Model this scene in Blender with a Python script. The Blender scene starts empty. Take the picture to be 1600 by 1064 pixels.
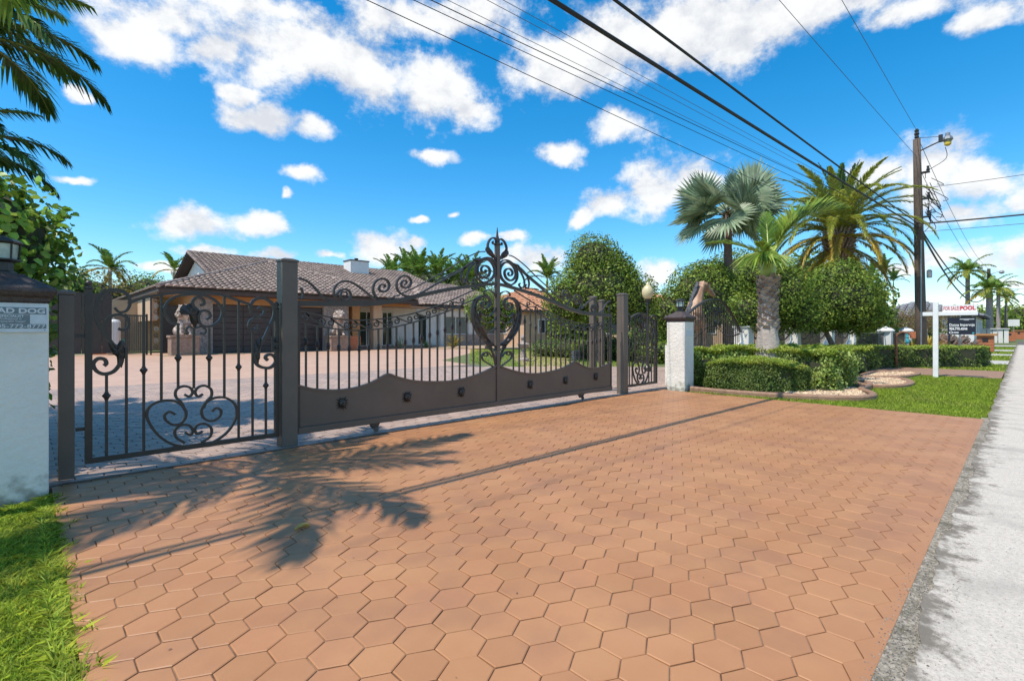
import bpy, math, random
import numpy as np
from mathutils import Vector, Matrix
R = math.radians
scene = bpy.context.scene
C = scene.collection
# ------------------------------------------------------------------ camera
FPX, CAMH, YAW = 778.0, 1.2, R(45.7)      # focal length in photo pixels, eye height, heading off the road axis (+X)
cam_d = bpy.data.cameras.new('camera'); cam = bpy.data.objects.new('camera', cam_d); C.objects.link(cam)
cam.location = (0, 0, CAMH)
cam.rotation_euler = (R(90), 0, YAW - R(90))
cam_d.sensor_width = 36; cam_d.lens = 36*FPX/1600; cam_d.shift_y = -14/1600
cam_d.clip_start = 0.05; cam_d.clip_end = 3000
scene.camera = cam
# ------------------------------------------------------------------ exposure
scene.view_settings.view_transform = 'Standard'; scene.view_settings.look = 'None'
scene.view_settings.exposure = 0.25; scene.view_settings.gamma = 1
scene.view_settings.use_curve_mapping = False
scene.render.resolution_x = 1024; scene.render.resolution_y = 680
# ------------------------------------------------------------------ sun
SD = Vector((-.51, .09, 1)).normalized()   # towards the sun
sun_el = math.asin(SD.z)
sl = bpy.data.lights.new('sun', 'SUN'); sl.energy = 4.1; sl.angle = R(.55); sl.color = (1, .93, .83)
sun = bpy.data.objects.new('sun', sl); C.objects.link(sun)
sun.rotation_euler = SD.to_track_quat('Z', 'Y').to_euler(); sun.location = (-20, 5, 40)
# ------------------------------------------------------------------ world: sky and clouds by direction
W = bpy.data.worlds.new('World'); scene.world = W; W.use_nodes = True
NT = W.node_tree; NT.nodes.clear()
def N(t, nt=NT, **k):
    n = nt.nodes.new(t)
    for a, b in k.items(): setattr(n, a, b)
    return n
def setin(nt, n, i, v):
    if v is None: return
    if isinstance(v, bpy.types.NodeSocket): nt.links.new(v, n.inputs[i])
    else: n.inputs[i].default_value = v
def mth(op, a, b=None, c=None, nt=NT, clamp=False):
    n = N('ShaderNodeMath', nt, operation=op, use_clamp=clamp)
    setin(nt, n, 0, a); setin(nt, n, 1, b); setin(nt, n, 2, c)
    return n.outputs[0]
def vm(op, a, b=None, nt=NT):
    n = N('ShaderNodeVectorMath', nt, operation=op); setin(nt, n, 0, a); setin(nt, n, 1, b)
    return n.outputs['Value'] if op in ('LENGTH', 'DOT_PRODUCT') else n.outputs[0]
def sstep(x, a, b, nt=NT, lo=0., hi=1.):
    n = N('ShaderNodeMapRange', nt, interpolation_type='SMOOTHSTEP'); setin(nt, n, 0, x)
    for i, v in ((1, a), (2, b), (3, lo), (4, hi)): n.inputs[i].default_value = v
    return n.outputs[0]
def mixc(fac, a, b, nt=NT, bt='MIX'):
    n = N('ShaderNodeMix', nt, data_type='RGBA', blend_type=bt)
    setin(nt, n, 0, fac); setin(nt, n, 6, a); setin(nt, n, 7, b)
    return n.outputs[2]
sky = N('ShaderNodeTexSky', sky_type='NISHITA'); sky.sun_disc = False
sky.sun_elevation = sun_el; sky.sun_rotation = math.atan2(SD.x, SD.y)
sky.air_density = 1.0; sky.dust_density = .3; sky.ozone_density = 4.0; sky.altitude = 0
hs = N('ShaderNodeHueSaturation'); hs.inputs['Saturation'].default_value = 1.40; hs.inputs['Hue'].default_value = .491
hs.inputs['Value'].default_value = 1.56
NT.links.new(sky.outputs[0], hs.inputs['Color'])
tc = N('ShaderNodeTexCoord'); dirv = tc.outputs['Generated']
sp = N('ShaderNodeSeparateXYZ'); NT.links.new(dirv, sp.inputs[0])
az = mth('PINGPONG', mth('ABSOLUTE', mth('ARCTAN2', sp.outputs[1], sp.outputs[0])), R(92))
el = mth('ARCSINE', sp.outputs[2])
cb = N('ShaderNodeCombineXYZ'); NT.links.new(az, cb.inputs[0]); NT.links.new(el, cb.inputs[1])
# warp the direction a little so the cloud masses get ragged edges
wn = N('ShaderNodeTexNoise'); wn.inputs['Scale'].default_value = 9; wn.inputs['Detail'].default_value = 5; NT.links.new(dirv, wn.inputs['Vector'])
wv = vm('MULTIPLY', vm('SUBTRACT', wn.outputs['Color'], (.5, .5, .5)), (.10, .075, 0))
ae = vm('ADD', cb.outputs[0], wv)
CL = [  # cloud masses: azimuth, elevation, half sizes (degrees)
 (455,75,150,75),(560,95,85,80),(420,15,170,45),(210,45,85,55),(330,75,60,28),(230,15,110,35),(690,140,75,62),(730,165,40,40),(650,30,120,45),(760,25,90,50),
 (420,190,75,24),(490,207,48,18),(378,148,30,16),(290,347,92,26),(404,349,42,19),(478,272,42,18),
 (880,95,90,70),(960,70,110,75),(1080,50,140,60),(1210,28,130,42),(1310,15,120,34),(965,198,62,32),(865,240,34,20),(1150,75,60,45),(1530,26,70,30),(1430,18,90,26),
 (1025,300,62,50),(955,312,48,24),(908,334,22,18),(1085,275,60,40),
 (1450,262,110,52),(1380,270,60,40),(1530,285,60,44),(1590,310,40,30),(1500,335,90,30),(1440,300,70,50),
 (1480,398,130,28),(1570,392,80,32),(1400,412,60,18),(1590,430,60,16),
 (602,382,46,28),(640,376,20,10),(740,366,28,11),(802,366,28,9),(835,402,60,26),(432,399,34,11),(320,390,60,10),(250,413,50,9),(512,400,34,9),(1030,428,40,24),
 (105,275,32,9),(682,246,42,13),(440,303,12,7),(658,338,14,6),(710,335,12,6),(120,150,20,8)]
dens = None
for (u, v, hw, hh) in CL:
    du = u-800; L = math.hypot(FPX, du)
    a = YAW - math.atan(du/FPX); e = math.atan((518-v)/L)
    wa = hw*FPX/L**2*1.18; we = hh/L*math.cos(e)**2*1.18
    d = vm('LENGTH', vm('MULTIPLY', vm('SUBTRACT', ae, (a, e, 0)), (1/wa, 1/we, 0)))
    m = mth('SUBTRACT', 1.0, d)
    dens = m if dens is None else mth('SMOOTH_MAX', dens, m, .12)
# unseen overhead cloud, thickened to whiten fill light (unlinked); loose cloud towards the horizon
gn = N('ShaderNodeTexNoise'); gn.inputs['Scale'].default_value = 2.6; gn.inputs['Detail'].default_value = 3; NT.links.new(dirv, gn.inputs['Vector'])
hi = mth('MULTIPLY', sstep(el, R(34), R(42)), mth('MULTIPLY', mth('SUBTRACT', gn.outputs[0], .37), 5.0))
hi = mth('SUBTRACT', hi, sstep(el, R(42), R(34), lo=0., hi=1.))
lowband = mth('SUBTRACT', mth('MULTIPLY', sstep(el, R(14), R(1)), .42), .60)
dens = mth('MAXIMUM', dens, lowband)
sc = vm('MULTIPLY', dirv, (1, 1, 1.35))
n1 = N('ShaderNodeTexNoise'); n1.inputs['Scale'].default_value = 9.5; n1.inputs['Detail'].default_value = 11; n1.inputs['Roughness'].default_value = .66
NT.links.new(sc, n1.inputs['Vector'])
n2 = N('ShaderNodeTexNoise'); n2.inputs['Scale'].default_value = 9.5; n2.inputs['Detail'].default_value = 5; n2.inputs['Roughness'].default_value = .55
NT.links.new(vm('ADD', sc, (SD.x*.04, SD.y*.04, SD.z*.05)), n2.inputs['Vector'])
D = mth('ADD', dens, mth('MULTIPLY', mth('SUBTRACT', n1.outputs[0], .5), 2.5))
alpha = mth('MULTIPLY', sstep(D, -.02, .66), .95)
relief = mth('SUBTRACT', n1.outputs[0], n2.outputs[0])
tone = mth('ADD', mth('MULTIPLY', relief, 2.2), mth('ADD', .70, mth('MULTIPLY', D, .10)))
ccol = mixc(sstep(tone, .30, .98), (5.7, 5.85, 6.2, 1), (7.8, 7.8, 7.7, 1))
skyc = mixc(alpha, hs.outputs[0], ccol)
bg = N('ShaderNodeBackground'); NT.links.new(skyc, bg.inputs[0]); bg.inputs[1].default_value = .113
ow = N('ShaderNodeOutputWorld'); NT.links.new(bg.outputs[0], ow.inputs[0])
# ------------------------------------------------------------------ geometry helpers
rnd = random.Random(7)
ca, sa = math.cos(YAW), math.sin(YAW)
def ground(u, v, z=0.):
    """place on the ground (height z) that the survey of the photo gives for a feature"""
    d = FPX*(CAMH-z)/(v-518); r = (u-800)/FPX*d
    return (d*ca+r*sa, d*sa-r*ca)
def onwall(u, v, Y):
    """X and Z of a feature on the vertical plane Y"""
    k = (u-800)/FPX; d = Y/(sa-k*ca)
    return (d*(ca+k*sa), CAMH+(518-v)/FPX*d)
def col(h):
    h = h.lstrip('#'); return tuple((lambda c: c/12.92 if c <= .04045 else ((c+.055)/1.055)**2.4)(int(h[i:i+2], 16)/255) for i in (0, 2, 4))
class MB:
    def __init__(s): s.v = []; s.f = []; s.m = []
    def add(s, vs, fs, mi=0):
        b = len(s.v); s.v += [tuple(p) for p in vs]; s.f += [tuple(b+i for i in f) for f in fs]; s.m += [mi]*len(fs); return s
    def box(s, x0, x1, y0, y1, z0, z1, mi=0):
        return s.add([(x0,y0,z0),(x1,y0,z0),(x1,y1,z0),(x0,y1,z0),(x0,y0,z1),(x1,y0,z1),(x1,y1,z1),(x0,y1,z1)],
            [(0,3,2,1),(4,5,6,7),(0,1,5,4),(1,2,6,5),(2,3,7,6),(3,0,4,7)], mi)
    def prism_y(s, pts, y0, y1, mi=0):       # polygon in XZ, any orientation
        n = len(pts); A = sum(pts[i][0]*pts[(i+1)%n][1]-pts[(i+1)%n][0]*pts[i][1] for i in range(n))
        if A < 0: pts = pts[::-1]
        vs = [(p[0], y0, p[1]) for p in pts]+[(p[0], y1, p[1]) for p in pts]
        return s.add(vs, [tuple(range(n)), tuple(range(2*n-1, n-1, -1))]+[(i, i+n, (i+1)%n+n, (i+1)%n) for i in range(n)], mi)
    def prism_z(s, pts, z0, z1, mi=0):
        n = len(pts); A = sum(pts[i][0]*pts[(i+1)%n][1]-pts[(i+1)%n][0]*pts[i][1] for i in range(n))
        if A < 0: pts = pts[::-1]
        vs = [(p[0], p[1], z0) for p in pts]+[(p[0], p[1], z1) for p in pts]
        return s.add(vs, [tuple(range(n-1, -1, -1)), tuple(range(n, 2*n))]+[(i, (i+1)%n, (i+1)%n+n, i+n) for i in range(n)], mi)
    def lathe(s, prof, cx, cy, n=16, mi=0, rot=0.):
        vs = []; fs = []
        for r, z in prof:
            for k in range(n):
                a = rot+2*math.pi*k/n; vs.append((cx+r*math.cos(a), cy+r*math.sin(a), z))
        for i in range(len(prof)-1):
            for k in range(n):
                fs.append((i*n+k, i*n+(k+1)%n, (i+1)*n+(k+1)%n, (i+1)*n+k))
        fs.append(tuple(range(n-1, -1, -1))); fs.append(tuple((len(prof)-1)*n+k for k in range(n)))
        return s.add(vs, fs, mi)
    def tube(s, P, rad, n=8, mi=0):
        P = [Vector(p) for p in P]; rad = rad if isinstance(rad, (list, tuple)) else [rad]*len(P)
        vs = []; fs = []; up = Vector((0, 0, 1)); prev = None
        for i, p in enumerate(P):
            t = (P[min(i+1, len(P)-1)]-P[max(i-1, 0)]).normalized()
            if prev is None:
                a = t.cross(up) if abs(t.z) < .95 else t.cross(Vector((0, 1, 0)))
            else: a = prev-t*prev.dot(t)
            a.normalize(); prev = a; b = t.cross(a)
            for k in range(n):
                an = 2*math.pi*k/n; vs.append(p+(a*math.cos(an)+b*math.sin(an))*rad[i])
        for i in range(len(P)-1):
            for k in range(n): fs.append((i*n+k, i*n+(k+1)%n, (i+1)*n+(k+1)%n, (i+1)*n+k))
        fs.append(tuple(range(n-1, -1, -1))); fs.append(tuple((len(P)-1)*n+k for k in range(n)))
        return s.add(vs, fs, mi)
    def ell(s, c, r, n=12, m=8, mi=0):
        vs = []; fs = []
        for i in range(m+1):
            t = math.pi*i/m
            for k in range(n):
                a = 2*math.pi*k/n; vs.append((c[0]+r[0]*math.sin(t)*math.cos(a), c[1]+r[1]*math.sin(t)*math.sin(a), c[2]-r[2]*math.cos(t)))
        for i in range(m):
            for k in range(n): fs.append((i*n+k, i*n+(k+1)%n, (i+1)*n+(k+1)%n, (i+1)*n+k))
        return s.add(vs, fs, mi)
    def bar(s, P, w, y, dp, mi=0, taper=None):   # flat bar swept along a path in the XZ plane, w in plane, dp deep
        P = [Vector(p) for p in P]; vs = []; n = len(P)
        for i, p in enumerate(P):
            t = (P[min(i+1, n-1)]-P[max(i-1, 0)]); t = t.normalized() if t.length > 1e-9 else Vector((1, 0))
            q = Vector((-t[1], t[0])); ww = w*(taper(i/(n-1)) if taper else 1)/2
            a = p+q*ww; b = p-q*ww
            vs += [(a[0], y-dp/2, a[1]), (b[0], y-dp/2, b[1]), (b[0], y+dp/2, b[1]), (a[0], y+dp/2, a[1])]
        fs = []
        for i in range(n-1):
            for k in range(4): fs.append((i*4+k, i*4+(k+1)%4, i*4+4+(k+1)%4, i*4+4+k))
        fs += [(3, 2, 1, 0), tuple((n-1)*4+k for k in range(4))]
        return s.add(vs, fs, mi)
WL = {}   # world origin of each root
def mesh_obj(name, me, mats, parent=None, org=None):
    o = bpy.data.objects.new(name, me); C.objects.link(o)
    for m in (mats if isinstance(mats, (list, tuple)) else [mats]): me.materials.append(m)
    if parent is not None:
        o.parent = parent; WL[o.name] = WL.get(parent.name, Vector((0, 0, 0)))
    elif org is not None:
        o.location = org; WL[o.name] = Vector(org)
    return o
def obj(name, mb, mats, parent=None, org=None, smooth=False, recalc=False):
    off = WL.get(parent.name, Vector((0, 0, 0))) if parent is not None else Vector(org or (0, 0, 0))
    me = bpy.data.meshes.new(name)
    me.from_pydata([(p[0]-off.x, p[1]-off.y, p[2]-off.z) for p in mb.v], [], mb.f)
    o = mesh_obj(name, me, mats, parent, org)
    me.polygons.foreach_set('material_index', mb.m)
    if smooth: me.polygons.foreach_set('use_smooth', [True]*len(me.polygons))
    me.update()
    return o
def tag(o, label=None, cat=None, group=None, kind=None):
    if label: o['label'] = label
    if cat: o['category'] = cat
    if group: o['group'] = group
    if kind: o['kind'] = kind
    return o
def root(name, loc, label, cat, group=None):
    o = bpy.data.objects.new(name, None); C.objects.link(o); o.location = loc; o.empty_display_size = .2
    WL[o.name] = Vector(loc); return tag(o, label, cat, group)
def bevel(o, w, seg=1):
    b = o.modifiers.new('bevel', 'BEVEL'); b.width = w; b.segments = seg; b.limit_method = 'ANGLE'; b.angle_limit = R(40); return o
def copy_tree(o, parent=None):
    c = o.copy(); C.objects.link(c); c.parent = parent
    for ch in list(o.children): copy_tree(ch, c)
    return c
def catmull(P, n=6):
    P = [Vector(p) for p in P]; out = []
    for i in range(len(P)-1):
        a = P[max(i-1, 0)]; b = P[i]; c = P[i+1]; d = P[min(i+2, len(P)-1)]
        for k in range(n):
            t = k/n; out.append(.5*((2*b)+(c-a)*t+(2*a-5*b+4*c-d)*t*t+(3*b-a-3*c+d)*t**3))
    out.append(P[-1]); return out
def text_mesh(body, size, x, y, z, normal='-Y', bold=.0, sx=1.0, align='LEFT', depth=.0015):
    """lettering as an MB in world space, reading on a face that looks along -Y or -X"""
    cu = bpy.data.curves.new('t', 'FONT'); cu.body = body; cu.size = size; cu.extrude = depth; cu.offset = bold
    cu.align_x = align; cu.resolution_u = 3
    o = bpy.data.objects.new('t', cu); C.objects.link(o)
    me = bpy.data.meshes.new_from_object(o.evaluated_get(bpy.context.evaluated_depsgraph_get()))
    mb = MB()
    for v in me.vertices:
        px, py, pz = v.co.x*sx, v.co.y, v.co.z
        mb.v.append((x+px, y-pz, z+py) if normal == '-Y' else (x-pz, y-px, z+py))
    for p in me.polygons: mb.f.append(tuple(p.vertices)); mb.m.append(0)
    bpy.data.objects.remove(o); bpy.data.meshes.remove(me); bpy.data.curves.remove(cu)
    return mb
# ------------------------------------------------------------------ materials
def mat(name, c, rough=.7, c2=None, nscale=4., bump=0., bscale=30., metal=0., spec=.5, c3=None, nscale2=.8, f3=.35, trans=0., island=0., detail=5, stretch=None, emis=None, bdist=.02, objrand=0.):
    m = bpy.data.materials.new(name); m.use_nodes = True; nt = m.node_tree; b = nt.nodes['Principled BSDF']
    def cc(x): return tuple(x)+(1,) if not isinstance(x, str) else col(x)+(1,)
    geo = N('ShaderNodeNewGeometry', nt); pos = geo.outputs['Position']
    if stretch: pos = vm('MULTIPLY', pos, stretch, nt=nt)
    last = None; base = cc(c)
    if c2 is not None:
        n = N('ShaderNodeTexNoise', nt); n.inputs['Scale'].default_value = nscale; n.inputs['Detail'].default_value = detail; n.inputs['Roughness'].default_value = .6
        nt.links.new(pos, n.inputs['Vector'])
        last = mixc(sstep(n.outputs[0], .32, .68, nt), base, cc(c2), nt)
    if c3 is not None:
        n = N('ShaderNodeTexNoise', nt); n.inputs['Scale'].default_value = nscale2; n.inputs['Detail'].default_value = 6
        nt.links.new(pos, n.inputs['Vector'])
        last = mixc(mth('MULTIPLY', sstep(n.outputs[0], .45, .7, nt), f3, nt=nt), last or base, cc(c3), nt)
    if island or objrand:
        rv = geo.outputs['Random Per Island'] if island else N('ShaderNodeObjectInfo', nt).outputs['Random']
        amt = island or objrand
        h = N('ShaderNodeHueSaturation', nt); setin(nt, h, 'Color', last if last is not None else base)
        setin(nt, h, 'Value', mth('MULTIPLY_ADD', rv, 2*amt, 1-amt, nt=nt))
        setin(nt, h, 'Hue', mth('MULTIPLY_ADD', mth('FRACT', mth('MULTIPLY', rv, 7.13, nt=nt), nt=nt), .06*amt, .5-.03*amt, nt=nt))
        last = h.outputs[0]
    if last is not None: nt.links.new(last, b.inputs['Base Color'])
    else: b.inputs['Base Color'].default_value = base
    b.inputs['Roughness'].default_value = rough; b.inputs['Metallic'].default_value = metal
    b.inputs['Specular IOR Level'].default_value = spec
    if bump:
        n = N('ShaderNodeTexNoise', nt); n.inputs['Scale'].default_value = bscale; n.inputs['Detail'].default_value = 6
        nt.links.new(pos, n.inputs['Vector'])
        bp = N('ShaderNodeBump', nt); bp.inputs['Strength'].default_value = bump; bp.inputs['Distance'].default_value = bdist
        nt.links.new(n.outputs[0], bp.inputs['Height']); nt.links.new(bp.outputs[0], b.inputs['Normal'])
    if emis: b.inputs['Emission Color'].default_value = cc(emis[0]); b.inputs['Emission Strength'].default_value = emis[1]
    if trans:
        t = N('ShaderNodeBsdfTranslucent', nt); ms = N('ShaderNodeMixShader', nt); ms.inputs[0].default_value = trans
        if last is not None: nt.links.new(last, t.inputs[0])
        else: t.inputs[0].default_value = base
        nt.links.new(b.outputs[0], ms.inputs[1]); nt.links.new(t.outputs[0], ms.inputs[2])
        nt.links.new(ms.outputs[0], nt.nodes['Material Output'].inputs['Surface'])
    return m
def leafm(name, c, c2, var=.45, trans=.35, rough=.45, ns=2.5, spec=.35): return mat(name, c, rough, c2=c2, nscale=ns, island=var, trans=trans, spec=spec)
M = {}
M['iron'] = mat('dark bronze painted iron', (.060,.045,.034), .42, c2=(.044,.034,.027), nscale=9, bump=.05, bscale=60)
M['panel'] = mat('bronze painted steel sheet', (.150,.108,.080), .48, c2=(.125,.090,.066), nscale=2.5, bump=.03, bscale=40)
M['post'] = mat('bronze painted steel post', (.145,.112,.086), .48, c2=(.12,.094,.073), nscale=3, bump=.03, bscale=50)
M['rail'] = mat('worn steel track', (.05,.045,.04), .5, c2=(.12,.09,.07), nscale=14)
M['paver'] = mat('painted concrete pavers', (.395,.182,.080), .5, c2=(.44,.214,.097), nscale=1.3, c3=(.33,.155,.08), nscale2=2.5, f3=.6, bump=.12, bscale=55, objrand=.06, spec=.35, bdist=.006)
M['paver_stuff'] = mat('painted concrete pavers beyond', (.395,.182,.080), .5, c2=(.44,.214,.097), nscale=1.3, c3=(.33,.155,.08), nscale2=2.5, f3=.6, bump=.12, bscale=55, island=.06, spec=.35, bdist=.006)
M['joint'] = mat('dirty paver joint', (.07,.038,.024), .95, c2=(.30,.19,.12), nscale=7, bump=.3, bscale=120)
M['paver_old'] = mat('worn grey courtyard pavers', (.36,.255,.20), .6, c2=(.44,.31,.235), nscale=2.2, c3=(.28,.22,.19), nscale2=.6, f3=.6, bump=.15, bscale=50, island=.12, bdist=.006)
M['joint_old'] = mat('dark courtyard joint', (.09,.075,.065), .95, c2=(.16,.14,.12), nscale=22)
M['court'] = mat('courtyard paving beyond', (.50,.31,.205), .6, c2=(.55,.35,.235), nscale=.7, c3=(.38,.25,.19), nscale2=3, f3=.5)
M['walk'] = mat('sidewalk concrete', (.62,.55,.46), .95, c2=(.50,.445,.37), nscale=70, c3=(.30,.27,.23), nscale2=2.6, f3=.45, bump=.6, bscale=150, detail=8, bdist=.008, spec=.15)
_nt = M['walk'].node_tree; _b = _nt.nodes['Principled BSDF']; _src = _b.inputs['Base Color'].links[0].from_socket
_g = N('ShaderNodeNewGeometry', _nt); _s = N('ShaderNodeSeparateXYZ', _nt); _nt.links.new(_g.outputs['Position'], _s.inputs[0])
_n = N('ShaderNodeTexNoise', _nt); _n.inputs['Scale'].default_value = 5; _n.inputs['Detail'].default_value = 10; _n.inputs['Roughness'].default_value = .75; _nt.links.new(_g.outputs['Position'], _n.inputs['Vector'])
_v = N('ShaderNodeTexNoise', _nt); _v.inputs['Scale'].default_value = 95; _v.inputs['Detail'].default_value = 4; _v.inputs['Roughness'].default_value = .7; _nt.links.new(_g.outputs['Position'], _v.inputs['Vector'])
_d = mth('ADD', mth('MULTIPLY', mth('SUBTRACT', _s.outputs[1], .19, nt=_nt), 3.2, nt=_nt), mth('MULTIPLY', mth('SUBTRACT', _n.outputs[0], .5, nt=_nt), 3.0, nt=_nt), nt=_nt)
_c = mixc(mth('MULTIPLY', sstep(_d, -.05, .45, _nt), .8, nt=_nt), _src, (.12, .10, .075, 1), _nt)       # soil and leaf stain spreading from the broken edge
_c = mixc(mth('MULTIPLY', sstep(_v.outputs[0], .56, .68, _nt), .7, nt=_nt), _c, (.16, .14, .115, 1), _nt)   # dark pits of the aggregate
_nt.links.new(_c, _b.inputs['Base Color'])
M['slab_far'] = mat('pale concrete drive', (.52,.49,.44), .85, c2=(.43,.40,.36), nscale=8)
M['dirt'] = mat('edge dirt', (.20,.165,.115), .95, c2=(.46,.40,.31), nscale=40, c3=(.07,.065,.03), nscale2=7, f3=.7, bump=.9, bscale=70, detail=8)
M['gravel'] = mat('edge gravel', (.33,.29,.24), .9, c2=(.14,.12,.10), nscale=40, island=.5)
M['pebble'] = mat('pale river pebbles', (.62,.47,.30), .7, c2=(.45,.30,.18), nscale=12, island=.45)
M['pebble_bed'] = mat('pebble bed', (.50,.37,.23), .9, c2=(.30,.20,.12), nscale=25, bump=.8, bscale=35)
M['soil'] = mat('lawn soil', (.10,.13,.035), .95, c2=(.14,.17,.05), nscale=6, c3=(.20,.16,.09), nscale2=1.2, f3=.5, bump=.5, bscale=40)
M['mulch'] = mat('dark mulch', (.055,.035,.022), .95, c2=(.10,.06,.04), nscale=20, bump=.9, bscale=60)
M['grass'] = mat('grass blades', (.36,.47,.05), .55, c2=(.46,.55,.07), nscale=3.0, c3=(.42,.40,.11), nscale2=1.1, f3=.4, island=.5, trans=.5, spec=.3)
M['asphalt'] = mat('asphalt', (.055,.055,.055), .9, c2=(.08,.08,.08), nscale=30, bump=.3, bscale=90)
M['curb'] = mat('brown landscape curb', (.27,.15,.09), .8, c2=(.33,.20,.13), nscale=14, bump=.3, bscale=50)
M['stucco'] = mat('white rough stucco', (.85,.80,.71), .85, c2=(.80,.76,.68), nscale=3, c3=(.52,.49,.42), nscale2=1.5, f3=.25, bump=.55, bscale=22, bdist=.02)
_nt = M['stucco'].node_tree; _b = _nt.nodes['Principled BSDF']; _src = _b.inputs['Base Color'].links[0].from_socket
_g = N('ShaderNodeNewGeometry', _nt); _s = N('ShaderNodeSeparateXYZ', _nt); _nt.links.new(_g.outputs['Position'], _s.inputs[0])
_n = N('ShaderNodeTexNoise', _nt); _n.inputs['Scale'].default_value = 11; _n.inputs['Detail'].default_value = 7; _nt.links.new(_g.outputs['Position'], _n.inputs['Vector'])
_h = mth('ADD', _s.outputs[2], mth('MULTIPLY', mth('SUBTRACT', _n.outputs[0], .5, nt=_nt), .55, nt=_nt), nt=_nt)
_nt.links.new(mixc(mth('MULTIPLY', sstep(_h, .16, -.06, _nt), .75, nt=_nt), _src, (.20, .16, .11, 1), _nt), _b.inputs['Base Color'])
M['white'] = mat('white painted wood', (.84,.84,.82), .5, c2=(.78,.78,.76), nscale=6)
M['cap'] = mat('brown column cap', (.060,.040,.036), .55, c2=(.085,.06,.052), nscale=30, bump=.8, bscale=70, bdist=.01)
M['black'] = mat('black lantern metal', (.022,.022,.022), .4, c2=(.035,.032,.03), nscale=20)
M['lglass'] = mat('lantern glass', (.32,.42,.38), .12, c2=(.5,.58,.52), nscale=16, spec=.8)
M['tile'] = mat('brown roof tile', (.27,.195,.155), .75, c2=(.35,.265,.215), nscale=3.5, c3=(.19,.135,.115), nscale2=.5, f3=.6, island=.2)
M['under'] = mat('roof underlay', (.05,.04,.035), .95)
M['otile'] = mat('orange roof tile', (.56,.27,.14), .8, c2=(.46,.22,.12), nscale=2.5, island=.15)
M['fascia'] = mat('dark brown fascia', (.07,.042,.032), .6, c2=(.09,.055,.042), nscale=5)
M['soffit'] = mat('peach soffit', (.55,.36,.23), .8, c2=(.6,.4,.27), nscale=3)
M['peach'] = mat('peach stucco', (.62,.42,.27), .85, c2=(.56,.37,.24), nscale=4, bump=.4, bscale=20)
M['orange'] = mat('terracotta band', (.50,.24,.09), .8, c2=(.40,.19,.07), nscale=7, bump=.3, bscale=25)
M['wwall'] = mat('white house wall', (.74,.73,.70), .8, c2=(.68,.67,.64), nscale=3, bump=.3, bscale=18)
M['stonev'] = mat('pale stone veneer', (.46,.38,.33), .9, c2=(.24,.19,.17), nscale=11, bump=1, bscale=16, detail=3)
M['garage'] = mat('dark garage door', (.055,.040,.036), .5, c2=(.07,.05,.045), nscale=3)
M['glass'] = mat('dark window glass', (.03,.04,.045), .06, spec=.9)
M['glassg'] = mat('grey green window', (.16,.19,.17), .15, spec=.7)
M['dgate'] = mat('dark boards', (.045,.038,.033), .6, c2=(.06,.05,.042), nscale=8)
M['statue'] = mat('weathered statue stone', (.60,.50,.42), .7, c2=(.17,.105,.075), nscale=5.0, bump=.6, bscale=22, detail=4)
M['pedestal'] = mat('brown pedestal', (.24,.15,.11), .8, c2=(.34,.24,.18), nscale=6, bump=.4, bscale=20)
M['horse'] = mat('tan horse finish', (.56,.35,.22), .5, c2=(.36,.19,.11), nscale=5)
M['mane'] = mat('dark mane', (.05,.055,.065), .6, c2=(.09,.09,.10), nscale=9)
M['pole'] = mat('weathered pole wood', (.16,.115,.085), .9, c2=(.09,.065,.05), nscale=9, bump=.6, bscale=30, stretch=(6, 6, .5))
M['cable'] = mat('black cable', (.012,.012,.012), .6)
M['wire'] = mat('grey wire', (.10,.10,.10), .6)
M['galv'] = mat('galvanised metal', (.35,.36,.36), .4, metal=.6, c2=(.28,.28,.28), nscale=12)
M['yellow'] = mat('yellow lamp lens', (.75,.52,.05), .3)
M['globe'] = mat('cream lamp globe', (.80,.70,.42), .25, c2=(.74,.62,.36), nscale=8, trans=.2)
M['red'] = mat('red lettering', (.62,.02,.04), .5)
M['navy'] = mat('dark navy sign face', (.012,.014,.028), .35)
M['ink'] = mat('faded ink', (.16,.20,.21), .6, c2=(.22,.26,.27), nscale=25)
M['plate'] = mat('faded sign plate', (.70,.73,.74), .5, c2=(.62,.65,.67), nscale=20)
M['teal'] = mat('teal mark', (.05,.35,.42), .5)
M['bark'] = mat('rough bark', (.14,.10,.075), .95, c2=(.24,.18,.14), nscale=14, bump=1, bscale=30, bdist=.03)
M['pbark'] = mat('grey palm bark', (.58,.49,.42), .95, c2=(.44,.36,.30), nscale=9, bump=1, bscale=26, bdist=.03, stretch=(1, 1, 3))
M['boot'] = mat('palm boot scales', (.52,.43,.36), .9, c2=(.32,.21,.15), nscale=9, island=.35, bump=.8, bscale=40)
M['darkpalm'] = mat('dark palm trunk', (.13,.075,.055), .95, c2=(.22,.15,.12), nscale=7, bump=1, bscale=22, bdist=.03, stretch=(1, 1, 3))
M['shaft'] = mat('yellow green crownshaft', (.42,.47,.10), .5, c2=(.34,.42,.10), nscale=5)
M['rachis'] = mat('frond rib', (.30,.33,.09), .5)
M['frond_dark'] = leafm('deep green frond', (.06,.13,.022), (.12,.21,.035), trans=.35)
M['frond_mid'] = leafm('green frond', (.13,.24,.035), (.21,.33,.055))
M['frond_olive'] = leafm('olive frond', (.27,.33,.05), (.46,.46,.09), trans=.45)
M['frond_gold'] = leafm('golden old frond', (.50,.43,.08), (.55,.36,.07), trans=.4)
M['frond_lime'] = leafm('yellow green frond', (.30,.38,.055), (.20,.32,.05), trans=.35)
M['silver'] = leafm('silver green fan leaf', (.22,.29,.165), (.36,.42,.27), var=.4, trans=.22)
M['dry'] = leafm('dry frond', (.24,.155,.10), (.15,.09,.06), trans=.1, rough=.8)
M['ficus'] = leafm('glossy clipped tree leaves', (.12,.20,.028), (.28,.36,.055), var=.7, trans=.35, rough=.5, spec=.3)
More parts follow.
